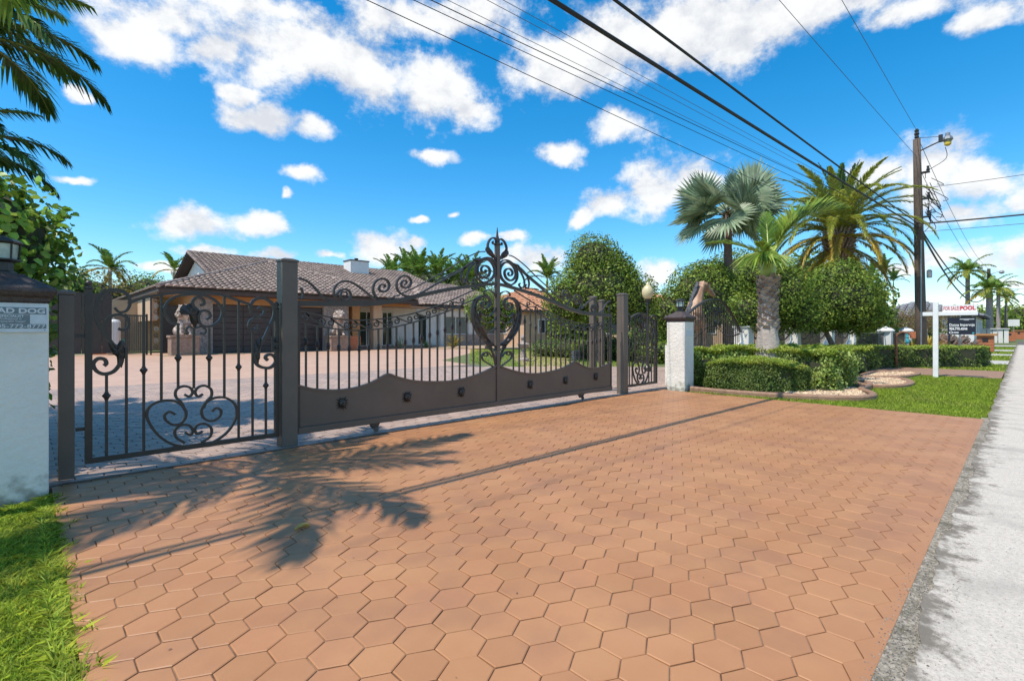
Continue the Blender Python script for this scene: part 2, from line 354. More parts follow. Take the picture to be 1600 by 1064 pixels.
M['ficus2'] = leafm('mid green tree leaves', (.15,.235,.04), (.25,.33,.06), var=.55)
M['seagrape'] = leafm('large glossy leaves', (.15,.28,.035), (.28,.42,.06), var=.6, trans=.4, rough=.4, spec=.4)
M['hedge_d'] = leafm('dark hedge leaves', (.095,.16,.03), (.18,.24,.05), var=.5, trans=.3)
M['hedge_top'] = leafm('pale hedge top leaves', (.33,.44,.06), (.45,.50,.09), var=.35, trans=.4)  # hedge tops coloured a paler green than the hedge sides
M['hedge_l'] = leafm('variegated hedge leaves', (.28,.38,.07), (.46,.52,.16), var=.6, trans=.35)
M['yellowbush'] = leafm('yellow green bush leaves', (.20,.22,.035), (.33,.22,.045), var=.5, trans=.3)
M['core'] = mat('dark foliage core', (.035,.045,.018), .95, c2=(.07,.06,.035), nscale=10)  # solid dark fill added inside foliage, closes gaps where sky would show
M['brown'] = mat('rusty brown metal', (.24,.11,.06), .7, c2=(.16,.08,.05), nscale=14)
M['brick'] = mat('red orange brick', (.48,.17,.08), .85, c2=(.38,.13,.06), nscale=12, bump=.4, bscale=30)
M['leafy'] = mat('dry yellow leaf', (.62,.40,.10), .6, c2=(.45,.25,.05), nscale=40)
M['slate'] = mat('grey shingle roof', (.22,.22,.22), .9, c2=(.28,.28,.28), nscale=6)
# ================================================================== SETTING: ground sheets
def sheet(name, pts, z, m, kind='structure', parent=None, th=None):
    mb = MB()
    if th: mb.prism_z(pts, z-th, z)
    else:
        n = len(pts); mb.add([(p[0], p[1], z) for p in pts], [tuple(range(n))])
        A = sum(pts[i][0]*pts[(i+1)%n][1]-pts[(i+1)%n][0]*pts[i][1] for i in range(n))
        if A < 0: mb.f[0] = mb.f[0][::-1]
    return tag(obj(name, mb, m, parent), kind=kind)
def rect(x0, x1, y0, y1): return [(x0, y0), (x1, y0), (x1, y1), (x0, y1)]
sheet('ground', rect(-900, 1500, -900, 1500), -.06, M['soil'])
sheet('lawn', rect(-15, 9.43, -1.9, 4.98), -.045, M['soil'])
DX0, DX1, DY0, DY1 = .14, 9.43, .365, 5.24
drive = sheet('driveway', rect(DX0, DX1, DY0, DY1), -.007, M['joint'], th=.04)
court = sheet('courtyard', rect(-.6, 22, 5.26, 34), -.011, M['court'], th=.03)
# hexagonal pavers
PW, PR = .183, .144
def clip(poly, x0, x1, y0, y1):
    for ax, lim, sg in ((0, x0, 1), (0, x1, -1), (1, y0, 1), (1, y1, -1)):
        out = []
        for i in range(len(poly)):
            a, b = poly[i], poly[(i+1) % len(poly)]
            da, db = (a[ax]-lim)*sg, (b[ax]-lim)*sg
            if da >= 0: out.append(a)
            if da*db < 0: t = da/(da-db); out.append((a[0]+(b[0]-a[0])*t, a[1]+(b[1]-a[1])*t))
        poly = out
        if len(poly) < 3: return []
    return poly
def hexpoly(g=.0023):
    hw, r2, r1 = PW/2-g, .096-g*1.15, .048-g*.5
    return [(0, -r2), (hw, -r1), (hw, r1), (0, r2), (-hw, r1), (-hw, -r1)]
def paver_mb(poly, h=.0, tilt=(0, 0), bv=.004, dz=.0, org=(0, 0)):
    n = len(poly); cx = sum(p[0] for p in poly)/n; cy = sum(p[1] for p in poly)/n
    mb = MB(); f = lambda x, y: tilt[0]*(x-cx)+tilt[1]*(y-cy)+h
    ins = []
    for x, y in poly:
        d = math.hypot(x-cx, y-cy) or 1; k = 1-bv/d; ins.append((cx+(x-cx)*k, cy+(y-cy)*k))
    vs = [(x+org[0], y+org[1], -.02) for x, y in poly]+[(x+org[0], y+org[1], f(x, y)-.0028) for x, y in poly]+[(x+org[0], y+org[1], f(x, y)) for x, y in ins]
    fs = [(i, (i+1) % n, (i+1) % n+n, i+n) for i in range(n)]+[(i+n, (i+1) % n+n, (i+1) % n+2*n, i+2*n) for i in range(n)]+[tuple(range(2*n, 3*n))]
    return mb.add(vs, fs)
def hex_cells(x0, x1, y0, y1):
    j0 = int(math.floor((y0-1.365)/PR))-1; j1 = int(math.ceil((y1-1.365)/PR))+1
    for j in range(j0, j1+1):
        yc = 1.365+j*PR; off = 0 if j % 2 == 0 else PW/2
        i0 = int(math.floor((x0-1.657-off)/PW))-1; i1 = int(math.ceil((x1-1.657-off)/PW))+1
        for i in range(i0, i1+1): yield 1.657+off+i*PW, yc
cells = []; band = []
for cx, cy in hex_cells(DX0, DX1, DY0, DY1):
    pl_ = clip([(cx+x, cy+y) for x, y in hexpoly()], DX0, DX1-.02, DY0, DY1)
    if len(pl_) < 3: continue
    A = abs(sum(pl_[i][0]*pl_[(i+1) % len(pl_)][1]-pl_[(i+1) % len(pl_)][0]*pl_[i][1] for i in range(len(pl_))))/2
    if A < .0005: continue
    if cy < DY0+.11: band.append((cx, cy)); continue
    d = ca*cx+sa*cy; r = sa*cx-ca*cy; inview = d > .9 and abs(r/d) < 1.12 and FPX*CAMH/d < 640
    cells.append((not inview, d, cx, cy, pl_, A))
cells.sort(key=lambda c: (c[0], c[1]))
full_A = max(c[5] for c in cells)
var = []
for k in range(8):
    mb = paver_mb(hexpoly(), h=rnd.uniform(-.0012, .0014), tilt=(rnd.uniform(-.011, .011), rnd.uniform(-.011, .011)), bv=.0045)
    me = bpy.data.meshes.new('paver'); me.from_pydata(mb.v, [], mb.f); me.materials.append(M['paver']); var.append(me)
far = MB(); npv = 0
for (_, d, cx, cy, pl_, A) in cells:
    if npv < 300:
        if A > full_A*.999:
            o = bpy.data.objects.new('paver', var[rnd.randrange(8)]); o.location = (cx+rnd.uniform(-.0007, .0007), cy+rnd.uniform(-.0007, .0007), 0); o.rotation_euler[2] = rnd.uniform(-.009, .009); C.objects.link(o); o.parent = drive
        else: obj('paver', paver_mb(pl_, h=rnd.uniform(-.001, .001)), M['paver'], drive)
        npv += 1
    else:
        p = paver_mb(pl_, h=rnd.uniform(-.0016, .0018), tilt=(rnd.uniform(-.012, .012), rnd.uniform(-.012, .012)))
        far.add(p.v, p.f)
# straight cut border band along the street side
eb = MB()
for cx, cy in band:
    q = clip([(cx+x, cy+y) for x, y in hexpoly(0)], DX0, DX1-.02, DY0, DY1)
    if len(q) > 2: eb.prism_z(q, -.02, -.0005)
obj('edge_band', eb, M['paver'], drive)
tag(obj('pavers_beyond', far, M['paver_stuff'], drive), kind='stuff')
old = MB()
for cx, cy in hex_cells(-.6, 16, 5.3, 14):
    if (ca*cx+sa*cy) > 17: continue
    pl_ = clip([(cx+x, cy+y) for x, y in hexpoly(.004)], -.6, 16, 5.3, 14)
    if len(pl_) < 3: continue
    p = paver_mb(pl_, h=rnd.uniform(-.002, .002), tilt=(rnd.uniform(-.02, .02), rnd.uniform(-.02, .02)), bv=.006); old.add(p.v, p.f)
tag(obj('courtyard_pavers', old, M['paver_old'], court), kind='stuff')
jo = sheet('courtyard_joint_bed', rect(-.6, 16, 5.27, 14), -.0065, M['joint_old'], kind=None, parent=court)
# sidewalk with slabs
walk = sheet('sidewalk', rect(-12, 90, -1.55, .33), -.03, M['joint_old'], th=.05)
edge = [(-12, .22)]
x = -2.
while x < 9.6:
    edge.append((x, .300+.020*math.sin(x*2.1)+.015*math.sin(x*7.3)+rnd.uniform(-.014, .014)*(1 if x < 6 else .6))); x += rnd.uniform(.025, .08)
xs = [-12, 9.6]+[9.6+1.85*i for i in range(1, 30)]
for i in range(len(xs)-1):
    a, b = xs[i]+.006, xs[i+1]-.006
    if i == 0: pts = [(a, -1.5), (b, -1.5), (b, .34)]+edge[::-1]
    else: pts = [(a, -1.5), (b, -1.5)]+[(b-(b-a)*t, .34+rnd.uniform(-.02, .015)) for t in (0, .25, .5, .75, 1)]
    mb = MB(); mb.prism_z(pts, -.03, .006 if i == 0 else .004+rnd.uniform(-.001, .002)); obj('slab', mb, M['walk'], walk)
sheet('edge_dirt', rect(-12, 9.6, .05, .40), -.003, M['dirt'])
sheet('street_verge', rect(-60, 300, -3.2, -1.56), -.03, M['soil'])
sheet('road', rect(-120, 500, -10.5, -3.3), -.05, M['asphalt'])
g = MB()
for i in range(7000):
    x = rnd.uniform(-.5, 9.5) if i < 4500 else rnd.uniform(-.5, 3.2); y = rnd.gauss(.31, .05)
    if y < .15 or y > .40: continue
    s = rnd.uniform(.0015, .0045)*(1.5 if rnd.random() < .08 else 1)
    mz = rnd.uniform(0, 3); c_, s_ = math.cos(mz), math.sin(mz); q = [(1, 0, 0), (0, .8, 0), (-.9, .1, 0), (0, -.9, 0), (.1, 0, .8)]
    g.add([(x+s*(a*c_-b*s_), y+s*(a*s_+b*c_), -.006+(.012 if y < .25 else .006)+s*c) for a, b, c in q], [(0, 1, 4), (1, 2, 4), (2, 3, 4), (3, 0, 4)])
tag(obj('loose_gravel', g, M['gravel']), kind='stuff', label='loose grit lying between the driveway and the sidewalk', cat='gravel')
sheet('far_side_walk', rect(17.9, 21.2, .37, 5.2), -.006, M['curb'])
for k, (x0, x1) in enumerate(((26.2, 29.5), (35.5, 38.0), (43.5, 47.0), (58., 62.))):
    sheet('concrete_drive', rect(x0, x1, .37, 14), -.03+.0*k, M['slab_far'])
sheet('inner_lawn', [(10.2, 9.6), (12.5, 17), (23, 26), (40, 34), (40, 6), (10.2, 5.7)], -.006, M['soil'])
sheet('hills', rect(60, 61, 700, 701), -.05, M['soil']) if False else None
# track of the sliding gate
t = MB(); t.box(.2, 8.45, 5.243, 5.262, -.01, .012)
tag(obj('gate_track', t, M['rail']), 'dark steel rail set in the paving under the sliding gate', 'track')
# ================================================================== IRON GATES
GY = 5.43
def Z3(x, y): return onwall(440+x/3.13, 340+y/3.13, GY)
def ZF(x, y): return onwall(460+x/5.333, 380+y/5.333, GY)
def ZC(x, y): return onwall(720+x/8.183, 350+y/8.183, GY)
def ZD(x, y): return onwall(720+x/5.908, 440+y/5.908, GY)
def Z2(x, y): return onwall(60+x/3.129, 420+y/3.129, GY)
def ZR(x, y): return onwall(330+x/5.913, 420+y/5.913, GY)
GX = onwall(777, 400, GY)[0]
def mir(P): return [(2*GX-p[0], p[1]) for p in P]
gate = root('sliding_gate', (GX, GY, 0), 'wide bronze driveway gate with wavy solid base and tall scrolled centre spike', 'gate')
def gbar(name, P, w=.03, dp=.03, parent=gate, both=True, taper=None, n=6, dy=0., m=None):
    for Q in ((P, mir(P)) if both else (P,)):
        mb = MB(); mb.bar(catmull(Q, n) if len(Q) > 2 else Q, w, GY+dy, dp, taper=taper); obj(name, mb, m or M['iron'], parent)
def spiral(c, r0, r1, a0, turns, n=28):
    return [(c[0]+(r0+(r1-r0)*i/n)*math.cos(a0+turns*2*math.pi*i/n), c[1]+(r0+(r1-r0)*i/n)*math.sin(a0+turns*2*math.pi*i/n)) for i in range(n+1)]
XL = 2.075; XR = 2*GX-XL
# solid wavy base
wave = [Z3(x, y) for x, y in ((84,818),(150,838),(250,845),(350,835),(430,810),(480,785),(520,765),(560,778),(640,797),(740,803),(850,797),(950,770),(1030,735),(1047,722))]
wv_ = [(XL, wave[0][1])]+[(p[0], p[1]) for p in catmull(wave[1:], 4)]; wv_ = [p for p in wv_ if p[0] <= GX]
ZB = .10
for nm, P in (('base_panel', wv_), ('base_panel', mir(wv_))):
    P2 = [tuple(p) for p in P]; P2 = sorted(P2); mb = MB()
    mb.prism_y([(P2[0][0], ZB+.075)]+P2+[(P2[-1][0], ZB+.075)], GY-.012, GY+.012); obj(nm, mb, M['panel'], gate)
    mb = MB(); mb.bar(P2, .022, GY, .05); obj('panel_edge', mb, M['panel'], gate)
mb = MB(); mb.box(XL, XR, GY-.035, GY+.035, ZB, ZB+.072); bevel(obj('bottom_rail', mb, M['panel'], gate), .006)
def wave_z(x):
    x = x if x <= GX else 2*GX-x
    P = wv_
    for a, b in zip(P, P[1:]):
        if a[0] <= x <= b[0]: return a[1]+(b[1]-a[1])*(x-a[0])/max(b[0]-a[0], 1e-6)
    return P[-1][1]
up = [ZF(x, y) for x, y in ((45,562),(180,592),(350,628),(500,643),(700,633),(850,612),(1000,583),(1250,500),(1420,425),(1540,372))]
lo = [ZF(x, y) for x, y in ((45,655),(200,690),(370,718),(550,726),(800,702),(1000,657),(1270,570),(1430,498),(1560,442))]
gbar('upper_rod', up, .016, .016); gbar('lower_rod', lo, .016, .016)
def interp(P, x):
    for a, b in zip(P, P[1:]):
        if a[0] <= x <= b[0]: return a[1]+(b[1]-a[1])*(x-a[0])/max(b[0]-a[0], 1e-6)
    return P[-1][1] if x > P[-1][0] else P[0][1]
loc_ = catmull(lo, 6); upc_ = catmull(up, 6)
x0p = onwall(478, 600, GY)[0]
for i in range(21):
    for sgn in (0, 1):
        x = x0p+.1243*i; zb = wave_z(x)-.01; zt = interp(loc_, x)
        if i > 17: zt = min(zt, 1.45)
        cz = interp(loc_, x)-.20-.05*(i/20)
        xx = x if not sgn else 2*GX-x
        if i >= 18: zt = 1.0-(20-i)*.06 if False else zt
        mb = MB(); mb.box(xx-.0095, xx+.0095, GY-.0095, GY+.0095, zb, zt); pk = obj('picket', mb, M['iron'], gate)
        mb = MB(); mb.lathe([(.011, cz-.04), (.024, cz-.022), (.016, cz-.012), (.030, cz), (.016, cz+.012), (.022, cz+.02), (.011, cz+.045)], xx, GY, 8); obj('collar', mb, M['iron'], pk)
# frieze scrolls between the two rods
for k in range(9):
    xa = XL+.05+k*.282; xb = xa+.27
    if xb > GX-.35: break
    zc = lambda x: (interp(loc_, x)+interp(upc_, x))/2
    hgt = max(.04, (interp(upc_, (xa+xb)/2)-interp(loc_, (xa+xb)/2))/2)
    r = min(.042, hgt*.78); c1 = (xa+r, zc(xa+r)+.004); c2 = (xb-r, zc(xb-r)-.004)
    P = spiral(c1, .012, r, 0, 1.25, 16)+[((xa+xb)/2, zc((xa+xb)/2))]+spiral(c2, r, .012, -math.pi/2, 1.25, 16)
    gbar('frieze_scroll', P, .012, .014, n=2, taper=lambda t: .8+.5*math.sin(math.pi*t))
# main arched beam
beamL = [Z3(x, y) for x, y in ((84,428),(300,422),(420,421),(500,414),(560,408),(620,394),(720,371),(830,349),(950,333),(1055,326))]
bm = [(XL, 1.50)]+beamL[2:]; bm[-1] = (GX, bm[-1][1])
full = bm+[(2*GX-p[0], p[1]) for p in bm[:-1][::-1]]
mb = MB(); mb.bar(catmull(full, 6), .062, GY, .055, taper=lambda t: 1-.35*(1-abs(2*t-1))); obj('arched_beam', mb, M['iron'], gate)
# scrolls standing on the beam
gbar('top_scroll', [ZF(x, y) for x, y in ((50,372),(66,400),(70,440),(56,468),(40,450))], .017, .03, taper=lambda t: 1.1-.3*t)
gbar('top_scroll', [ZF(x, y) for x, y in ((38,294),(90,310),(150,352),(230,440),(290,475),(350,488))], .020, .03)
gbar('top_scroll', [ZF(x, y) for x, y in ((420,440),(440,425),(425,405),(395,412),(385,445),(405,478),(445,475),(470,440),(455,400),(415,385),(375,400),(340,440),(328,400),(345,355),(385,325),(440,318),(510,345),(600,412),(650,450),(710,474))], .019, .03, taper=lambda t: .6+.5*min(1, t*3))
gbar('top_scroll', [ZF(x, y) for x, y in ((742,372),(757,358),(742,345),(715,352),(706,380),(722,403),(758,402),(785,375),(788,338),(765,306),(722,298),(680,318),(656,365),(660,415),(692,466))], .022, .03, taper=lambda t: .6+.5*min(1, t*3))
gbar('top_scroll', [ZF(x, y) for x, y in ((918,345),(935,332),(925,312),(900,318),(890,345),(905,368),(940,370),(968,345),(970,310),(945,280),(905,274),(865,300),(850,350),(868,402),(915,435),(975,440),(1060,412),(1200,330),(1400,222),(1490,160))], .020, .03, taper=lambda t: .7+.4*min(1, t*3)-.35*max(0, t-.6))
gbar('sweep_rod', [ZF(x, y) for x, y in ((780,468),(900,418),(1080,330),(1300,205),(1440,118),(1540,75),(1590,72))], .014, .014)
# centre post and spike
mb = MB(); mb.box(GX-.030, GX+.030, GY-.030, GY+.030, ZB+.073, 2.47); obj('centre_post', mb, M['panel'], gate)
mb = MB(); mb.lathe([(.030, 2.47), (.052, 2.475), (.052, 2.495), (.034, 2.51), (.040, 2.53), (.018, 2.62), (.004, 2.74)], GX, GY, 10); obj('spike', mb, M['iron'], gate)
gbar('curl', [ZC(x, y) for x, y in ((455,480),(420,410),(365,350),(345,300),(350,245),(378,195),(420,178),(448,205),(450,240),(425,258),(405,240),(415,222))], .020, .035, taper=lambda t: 1.3-.6*t)
def leafplate(P, name='acanthus_leaf', both=True, parent=gate, th=.03, dy=0.):
    """a leaf forged in relief: lobed outline with a raised rib"""
    for Q in ((P, mir(P)) if both else (P,)):
        n = len(Q); cx = sum(p[0] for p in Q)/n; cz = sum(p[1] for p in Q)/n; mb = MB()
        out = []
        for i in range(n):
            a, b = Q[i], Q[(i+1) % n]; mx, mz = (a[0]+b[0])/2, (a[1]+b[1])/2
            out += [a, (mx+(mx-cx)*.22, mz+(mz-cz)*.22), (a[0]*.25+b[0]*.75, a[1]*.25+b[1]*.75)]
        m_ = len(out); vs = [(p[0], GY+dy, p[1]) for p in out]+[(cx+(p[0]-cx)*.55, GY+dy-th*(.6 if i % 3 else 1), cz+(p[1]-cz)*.55) for i, p in enumerate(out)]+[(cx+(p[0]-cx)*.55, GY+dy+th*.7, cz+(p[1]-cz)*.55) for p in out]
        vs += [(cx, GY+dy-th*.9, cz), (cx, GY+dy+th*.7, cz)]
        fs = []
        for i in range(m_):
            j = (i+1) % m_
            fs += [(i, j, m_+j, m_+i), (m_+i, m_+j, 3*m_), (j, i, 2*m_+i, 2*m_+j), (2*m_+j, 2*m_+i, 3*m_+1)]
        mb.add(vs, fs); obj(name, mb, M['iron'], parent)
leafplate([ZC(x, y) for x, y in ((310,340),(345,285),(385,325),(430,400),(425,440),(370,410))])
gbar('great_scroll', [ZC(x, y) for x, y in ((312,585),(322,610),(298,628),(268,608),(262,568),(295,535),(345,550),(372,600),(350,665),(290,690),(235,650),(212,585),(235,505),(300,455),(370,470),(420,540),(432,620),(405,690),(350,735),(290,752))], .021, .04, taper=lambda t: .6+.7*min(1, t*2))
gbar('great_scroll', [ZC(x, y) for x, y in ((290,755),(225,705),(190,630),(196,540),(240,470),(310,432),(380,440),(430,490),(450,560),(455,640))], .018, .04)
leafplate([ZC(x, y) for x, y in ((150,455),(230,440),(290,450),(250,490),(205,520),(190,480))])
gbar('leg_scroll', [ZC(x, y) for x, y in ((175,470),(90,520),(30,590),(5,670),(18,740),(50,750),(65,720),(45,700))], .017, .03)
gbar('leg_scroll', [ZC(x, y) for x, y in ((190,490),(125,560),(85,640),(80,710),(105,755),(140,755),(165,725),(145,700))], .017, .03)
gbar('sweep_rod', [ZC(x, y) for x, y in ((150,485),(80,535),(0,572),(-150,650),(-330,735))], .016, .016)
# heart shaped ornament below the beam
gbar('heart_scroll', [ZD(x, y) for x, y in ((222,215),(236,200),(222,185),(196,192),(190,220),(212,243),(250,236),(270,200),(262,160),(225,136),(175,140),(130,175),(106,240),(104,320),(120,400),(160,480),(220,550),(270,610),(305,690),(322,775),(326,800))], .026, .045, taper=lambda t: .5+.6*math.sin(math.pi*min(1, t*1.1)) if t < .9 else .7)
gbar('heart_scroll', [ZD(x, y) for x, y in ((206,140),(160,165),(135,230),(138,320),(165,400),(210,480),(262,545),(300,580))], .013, .045)
gbar('heart_scroll', [ZD(x, y) for x, y in ((324,240),(300,290),(255,318),(205,310),(175,280))], .016, .03)
gbar('tendril', [ZD(x, y) for x, y in ((180,330),(225,375),(275,378),(315,350),(326,325))], .014, .03)
gbar('tendril', [ZD(x, y) for x, y in ((200,410),(245,455),(290,455),(322,425))], .013, .03)
gbar('tendril', [ZD(x, y) for x, y in ((326,210),(326,150),(300,100),(258,78),(222,88),(215,115),(240,122))], .014, .03)
leafplate([ZD(x, y) for x, y in ((112,260),(134,225),(140,300),(160,390),(200,470),(262,545),(222,530),(165,465),(122,370))], th=.03)
leafplate([ZD(x, y) for x, y in ((215,560),(262,545),(318,590),(290,600),(250,592))], th=.03)
gbar('small_scroll', [ZD(x, y) for x, y in ((290,618),(278,600),(292,586),(314,594),(318,622),(298,640),(268,628),(258,600),(262,575))], .013, .03)
gbar('small_scroll', [ZD(x, y) for x, y in ((232,688),(248,678),(240,658),(214,656),(196,682),(204,722),(245,752),(290,780),(318,805))], .015, .03)
gbar('small_scroll', [ZD(x, y) for x, y in ((232,690),(214,682),(216,662),(236,650),(262,660),(290,700))], .012, .03)
# lion-head medallions
def medallion(x, z, parent, s=.074):
    mb = MB(); y0 = GY-.013
    for k in range(13):
        a = 2*math.pi*k/13; a2 = a+.34; rr = s*(1.0+.12*((k*7) % 3))
        mb.add([(x+s*.5*math.cos(a-.22), y0-.004, z+s*.5*math.sin(a-.22)), (x+rr*math.cos(a+.05), y0-.008, z+rr*math.sin(a+.05)), (x+s*.5*math.cos(a+.3), y0-.004, z+s*.5*math.sin(a+.3)), (x+s*.72*math.cos(a), y0-.022, z+s*.72*math.sin(a))], [(0, 1, 3), (1, 2, 3), (2, 0, 3), (0, 2, 1)])
    md = obj('medallion', mb, M['iron'], parent)
    f = MB(); f.ell((x, y0-.012, z+.002), (s*.56, .022, s*.6), 12, 8); f.ell((x, y0-.032, z-s*.22), (s*.27, .018, s*.24), 10, 6); f.ell((x-s*.38, y0-.016, z+s*.5), (s*.16, .012, s*.16), 8, 5); f.ell((x+s*.38, y0-.016, z+s*.5), (s*.16, .012, s*.16), 8, 5); f.box(x-.005, x+.005, y0-.042, y0-.02, z-s*.1, z+s*.3)
    obj('lion_face', f, M['iron'], md, smooth=True)
for (u, v) in ((535, 630), (636.5, 620.5), (721, 612.5)):
    x, z = onwall(u, v, GY-.02); medallion(x, z, gate); medallion(2*GX-x, z, gate)
for xw in (onwall(585, 660, GY)[0], 2*GX-onwall(585, 660, GY)[0]):
    mb = MB(); mb.prism_y([(xw-.06, ZB), (xw+.06, ZB), (xw+.018, .035), (xw-.018, .035)], GY-.03, GY+.03)
    wh = obj('wheel_bracket', mb, M['iron'], gate)
    mb = MB(); P = [(xw+.033*math.cos(2*math.pi*k/14), .033+.033*math.sin(2*math.pi*k/14)) for k in range(14)]; mb.prism_y(P, GY-.045, GY-.031); obj('wheel', mb, M['rail'], wh)
mb = MB(); mb.box(XL, XL+.03, GY-.02, GY+.02, ZB+.073, 1.47); obj('end_stile', mb, M['iron'], gate)
mb = MB(); mb.box(XR-.03, XR, GY-.02, GY+.02, ZB+.073, 1.47); obj('end_stile', mb, M['iron'], gate)
# gate posts
def gpost(x, y, w, h, label, cap=True, m='post'):
    p = root('gate_post', (x, y, 0), label, 'post', 'square bronze steel posts along the gate line')
    mb = MB(); mb.box(x-w/2, x+w/2, y-w/2, y+w/2, -.02, h); bevel(obj('shaft', mb, M[m], p), .004)
    mb = MB(); q = w/2+.008; mb.lathe([(q*1.414, h+.001), (q*1.414, h+.022), (q*.7, h+.04)], x, y, 4, rot=math.pi/4); obj('post_cap', mb, M[m], p)
xg = onwall(452, 500, 5.36)[0]
gpost(xg+.005, 5.43, .16, 1.93, 'thick bronze post between the pedestrian gate and the sliding gate')
gpost(.235, 5.47, .10, 1.50, 'slim bronze post next to the white column with the dog sign')
gpost(8.27, 5.41, .16, 1.90, 'tall bronze post at the far end of the sliding gate')
gpost(8.05, 5.95, .11, 1.86, 'narrow post just behind the far end of the sliding gate')
gpost(8.55, 6.10, .09, 1.82, 'second narrow post behind the tall far gate post')
# pedestrian gate
pg = root('pedestrian_gate', (1.15, GY, 0), 'dark iron pedestrian gate with scrolls beside the dog sign column', 'gate', 'pedestrian gates flanking the sliding gate')
def pbar(name, P, w, dp=.03, taper=None, n=6, dy=0.):
    mb = MB(); mb.bar(catmull(P, n) if len(P) > 2 else P, w, GY+dy, dp, taper=taper); return obj(name, mb, M['iron'], pg)
sxl = Z2(245, 500)[0]; sxr = Z2(1163, 500)[0]
zl = Z2(245, 950)[1]; ztl = Z2(245, 100)[1]
mb = MB(); mb.box(sxl-.024, sxl+.024, GY-.024, GY+.024, zl, ztl); obj('stile', mb, M['iron'], pg)
mb = MB(); mb.lathe([(.03, ztl), (.034, ztl+.012), (.012, ztl+.022), (.022, ztl+.035), (.026, ztl+.05), (.018, ztl+.068), (.003, ztl+.074)], sxl, GY, 12); obj('ball_finial', mb, M['iron'], pg, smooth=True)
mb = MB(); mb.box(sxr-.018, sxr+.018, GY-.024, GY+.024, zl, 1.43); obj('stile', mb, M['iron'], pg)
mb = MB(); mb.lathe([(.02, 1.43), (.03, 1.44), (.012, 1.455), (.026, 1.475), (.026, 1.49), (.004, 1.51)], sxr, GY, 12); obj('ball_finial', mb, M['iron'], pg, smooth=True)
mb = MB(); mb.box(sxl+.024, sxr-.018, GY-.022, GY+.022, zl, zl+.045); obj('bottom_rail', mb, M['iron'], pg)
pbar('top_arch', [Z2(x, y) for x, y in ((438,170),(520,140),(640,121),(760,114),(880,125),(960,149),(1045,180))], .024, .04)
for (x, a, b, cl) in ((333,518,935,620),(430,380,925,None),(515,142,905,495),(601,122,650,None),(683,272,585,435),(760,290,585,None),(835,290,575,435),(909,130,630,None),(979,150,850,480),(1047,300,838,None),(1112,485,830,570)):
    X = Z2(x, 500)[0]; zb = zl+.045 if b > 800 else Z2(x, b)[1]; zt = Z2(x, a)[1]
    mb = MB(); mb.box(X-.010, X+.010, GY-.010, GY+.010, zb, zt); bb = obj('picket', mb, M['iron'], pg)
    if cl:
        cz = Z2(x, cl)[1]; mb = MB(); mb.lathe([(.012, cz-.04), (.017, cz-.022), (.030, cz-.004), (.030, cz+.004), (.017, cz+.02), (.012, cz+.035)], X, GY, 8); obj('collar', mb, M['iron'], bb)
tp = lambda t: .75+.6*math.sin(math.pi*min(1, t*1.3)) if t < .75 else .8
pbar('corner_scroll', [Z2(x, y) for x, y in ((372,190),(395,212),(430,205),(447,170),(436,130),(400,108),(350,104),(308,125),(286,170),(283,230),(305,290),(345,345),(385,400),(402,450),(372,498),(325,514),(285,500),(268,466),(290,440),(322,442),(332,462),(320,474))], .024, .035, taper=lambda t: .7+.5*min(1, t*4))
pbar('corner_scroll', [Z2(x, y) for x, y in ((390,292),(415,300),(440,285),(438,245),(408,226),(365,228),(334,250),(322,290))], .022, .035)
pbar('corner_scroll', [ZR(x, y) for x, y in ((430,372),(450,356),(480,362),(490,398),(468,432),(425,440),(378,412),(360,355),(385,300),(440,272),(505,280),(560,320),(582,380),(575,450),(540,530),(490,640),(430,740),(398,820),(425,885),(480,912),(545,912),(590,870),(592,825),(560,795),(520,795),(500,820),(522,845))], .022, .035, taper=lambda t: .8+.5*min(1, t*3))
pbar('corner_scroll', [ZR(x, y) for x, y in ((402,548),(420,560),(440,545),(430,520),(445,560),(415,582),(370,570),(345,530),(358,480),(405,455),(460,460),(510,490),(535,530))], .018, .035)
def pleaf(P): leafplate(P, both=False, parent=pg, th=.026)
pleaf([Z2(x, y) for x, y in ((345,345),(385,372),(408,345),(425,395),(418,455),(390,485),(382,430),(352,395))])
pleaf([ZR(x, y) for x, y in ((380,760),(425,655),(470,650),(455,760),(440,870),(395,835))])
pbar('ring_scroll', [Z2(x, y) for x, y in ((690,272),(645,258),(615,205),(640,155),(700,130),(790,127),(860,152),(897,200),(888,248),(845,280),(800,278),(782,242),(795,208),(828,208),(840,232),(822,248))], .022, .035)
pleaf([Z2(x, y) for x, y in ((690,195),(735,170),(772,185),(790,230),(770,285),(748,270),(735,225),(700,225))])
pbar('leaf_curl', [Z2(x, y) for x, y in ((765,200),(752,165),(775,140),(803,148),(808,172),(790,178))], .026, .035)
pbar('leaf_curl', [Z2(x, y) for x, y in ((765,290),(795,283),(818,298),(808,320),(790,312))], .016, .03)
pbar('leaf_curl', [Z2(x, y) for x, y in ((755,290),(735,283),(722,300),(735,318))], .016, .03)
HW = .021
pbar('heart_scroll', [Z2(x, y) for x, y in ((720,868),(650,855),(585,812),(538,745),(532,695),(562,660),(615,644),(670,648),(712,680),(722,715),(700,752),(660,762),(625,742),(617,715),(640,698),(668,712))], HW)
pbar('heart_scroll', [Z2(x, y) for x, y in ((810,862),(870,838),(930,790),(968,720),(962,665),(920,632),(865,630),(818,655),(797,695),(812,733),(850,742),(885,722),(892,692),(868,680),(848,697))], HW)
pbar('heart_scroll', [Z2(x, y) for x, y in ((715,690),(700,655),(672,625),(674,592),(705,574),(740,580),(754,603),(738,624),(714,614))], HW)
pbar('heart_scroll', [Z2(x, y) for x, y in ((806,680),(822,648),(846,620),(843,588),(812,571),(780,580),(766,603),(780,624),(804,612))], HW)
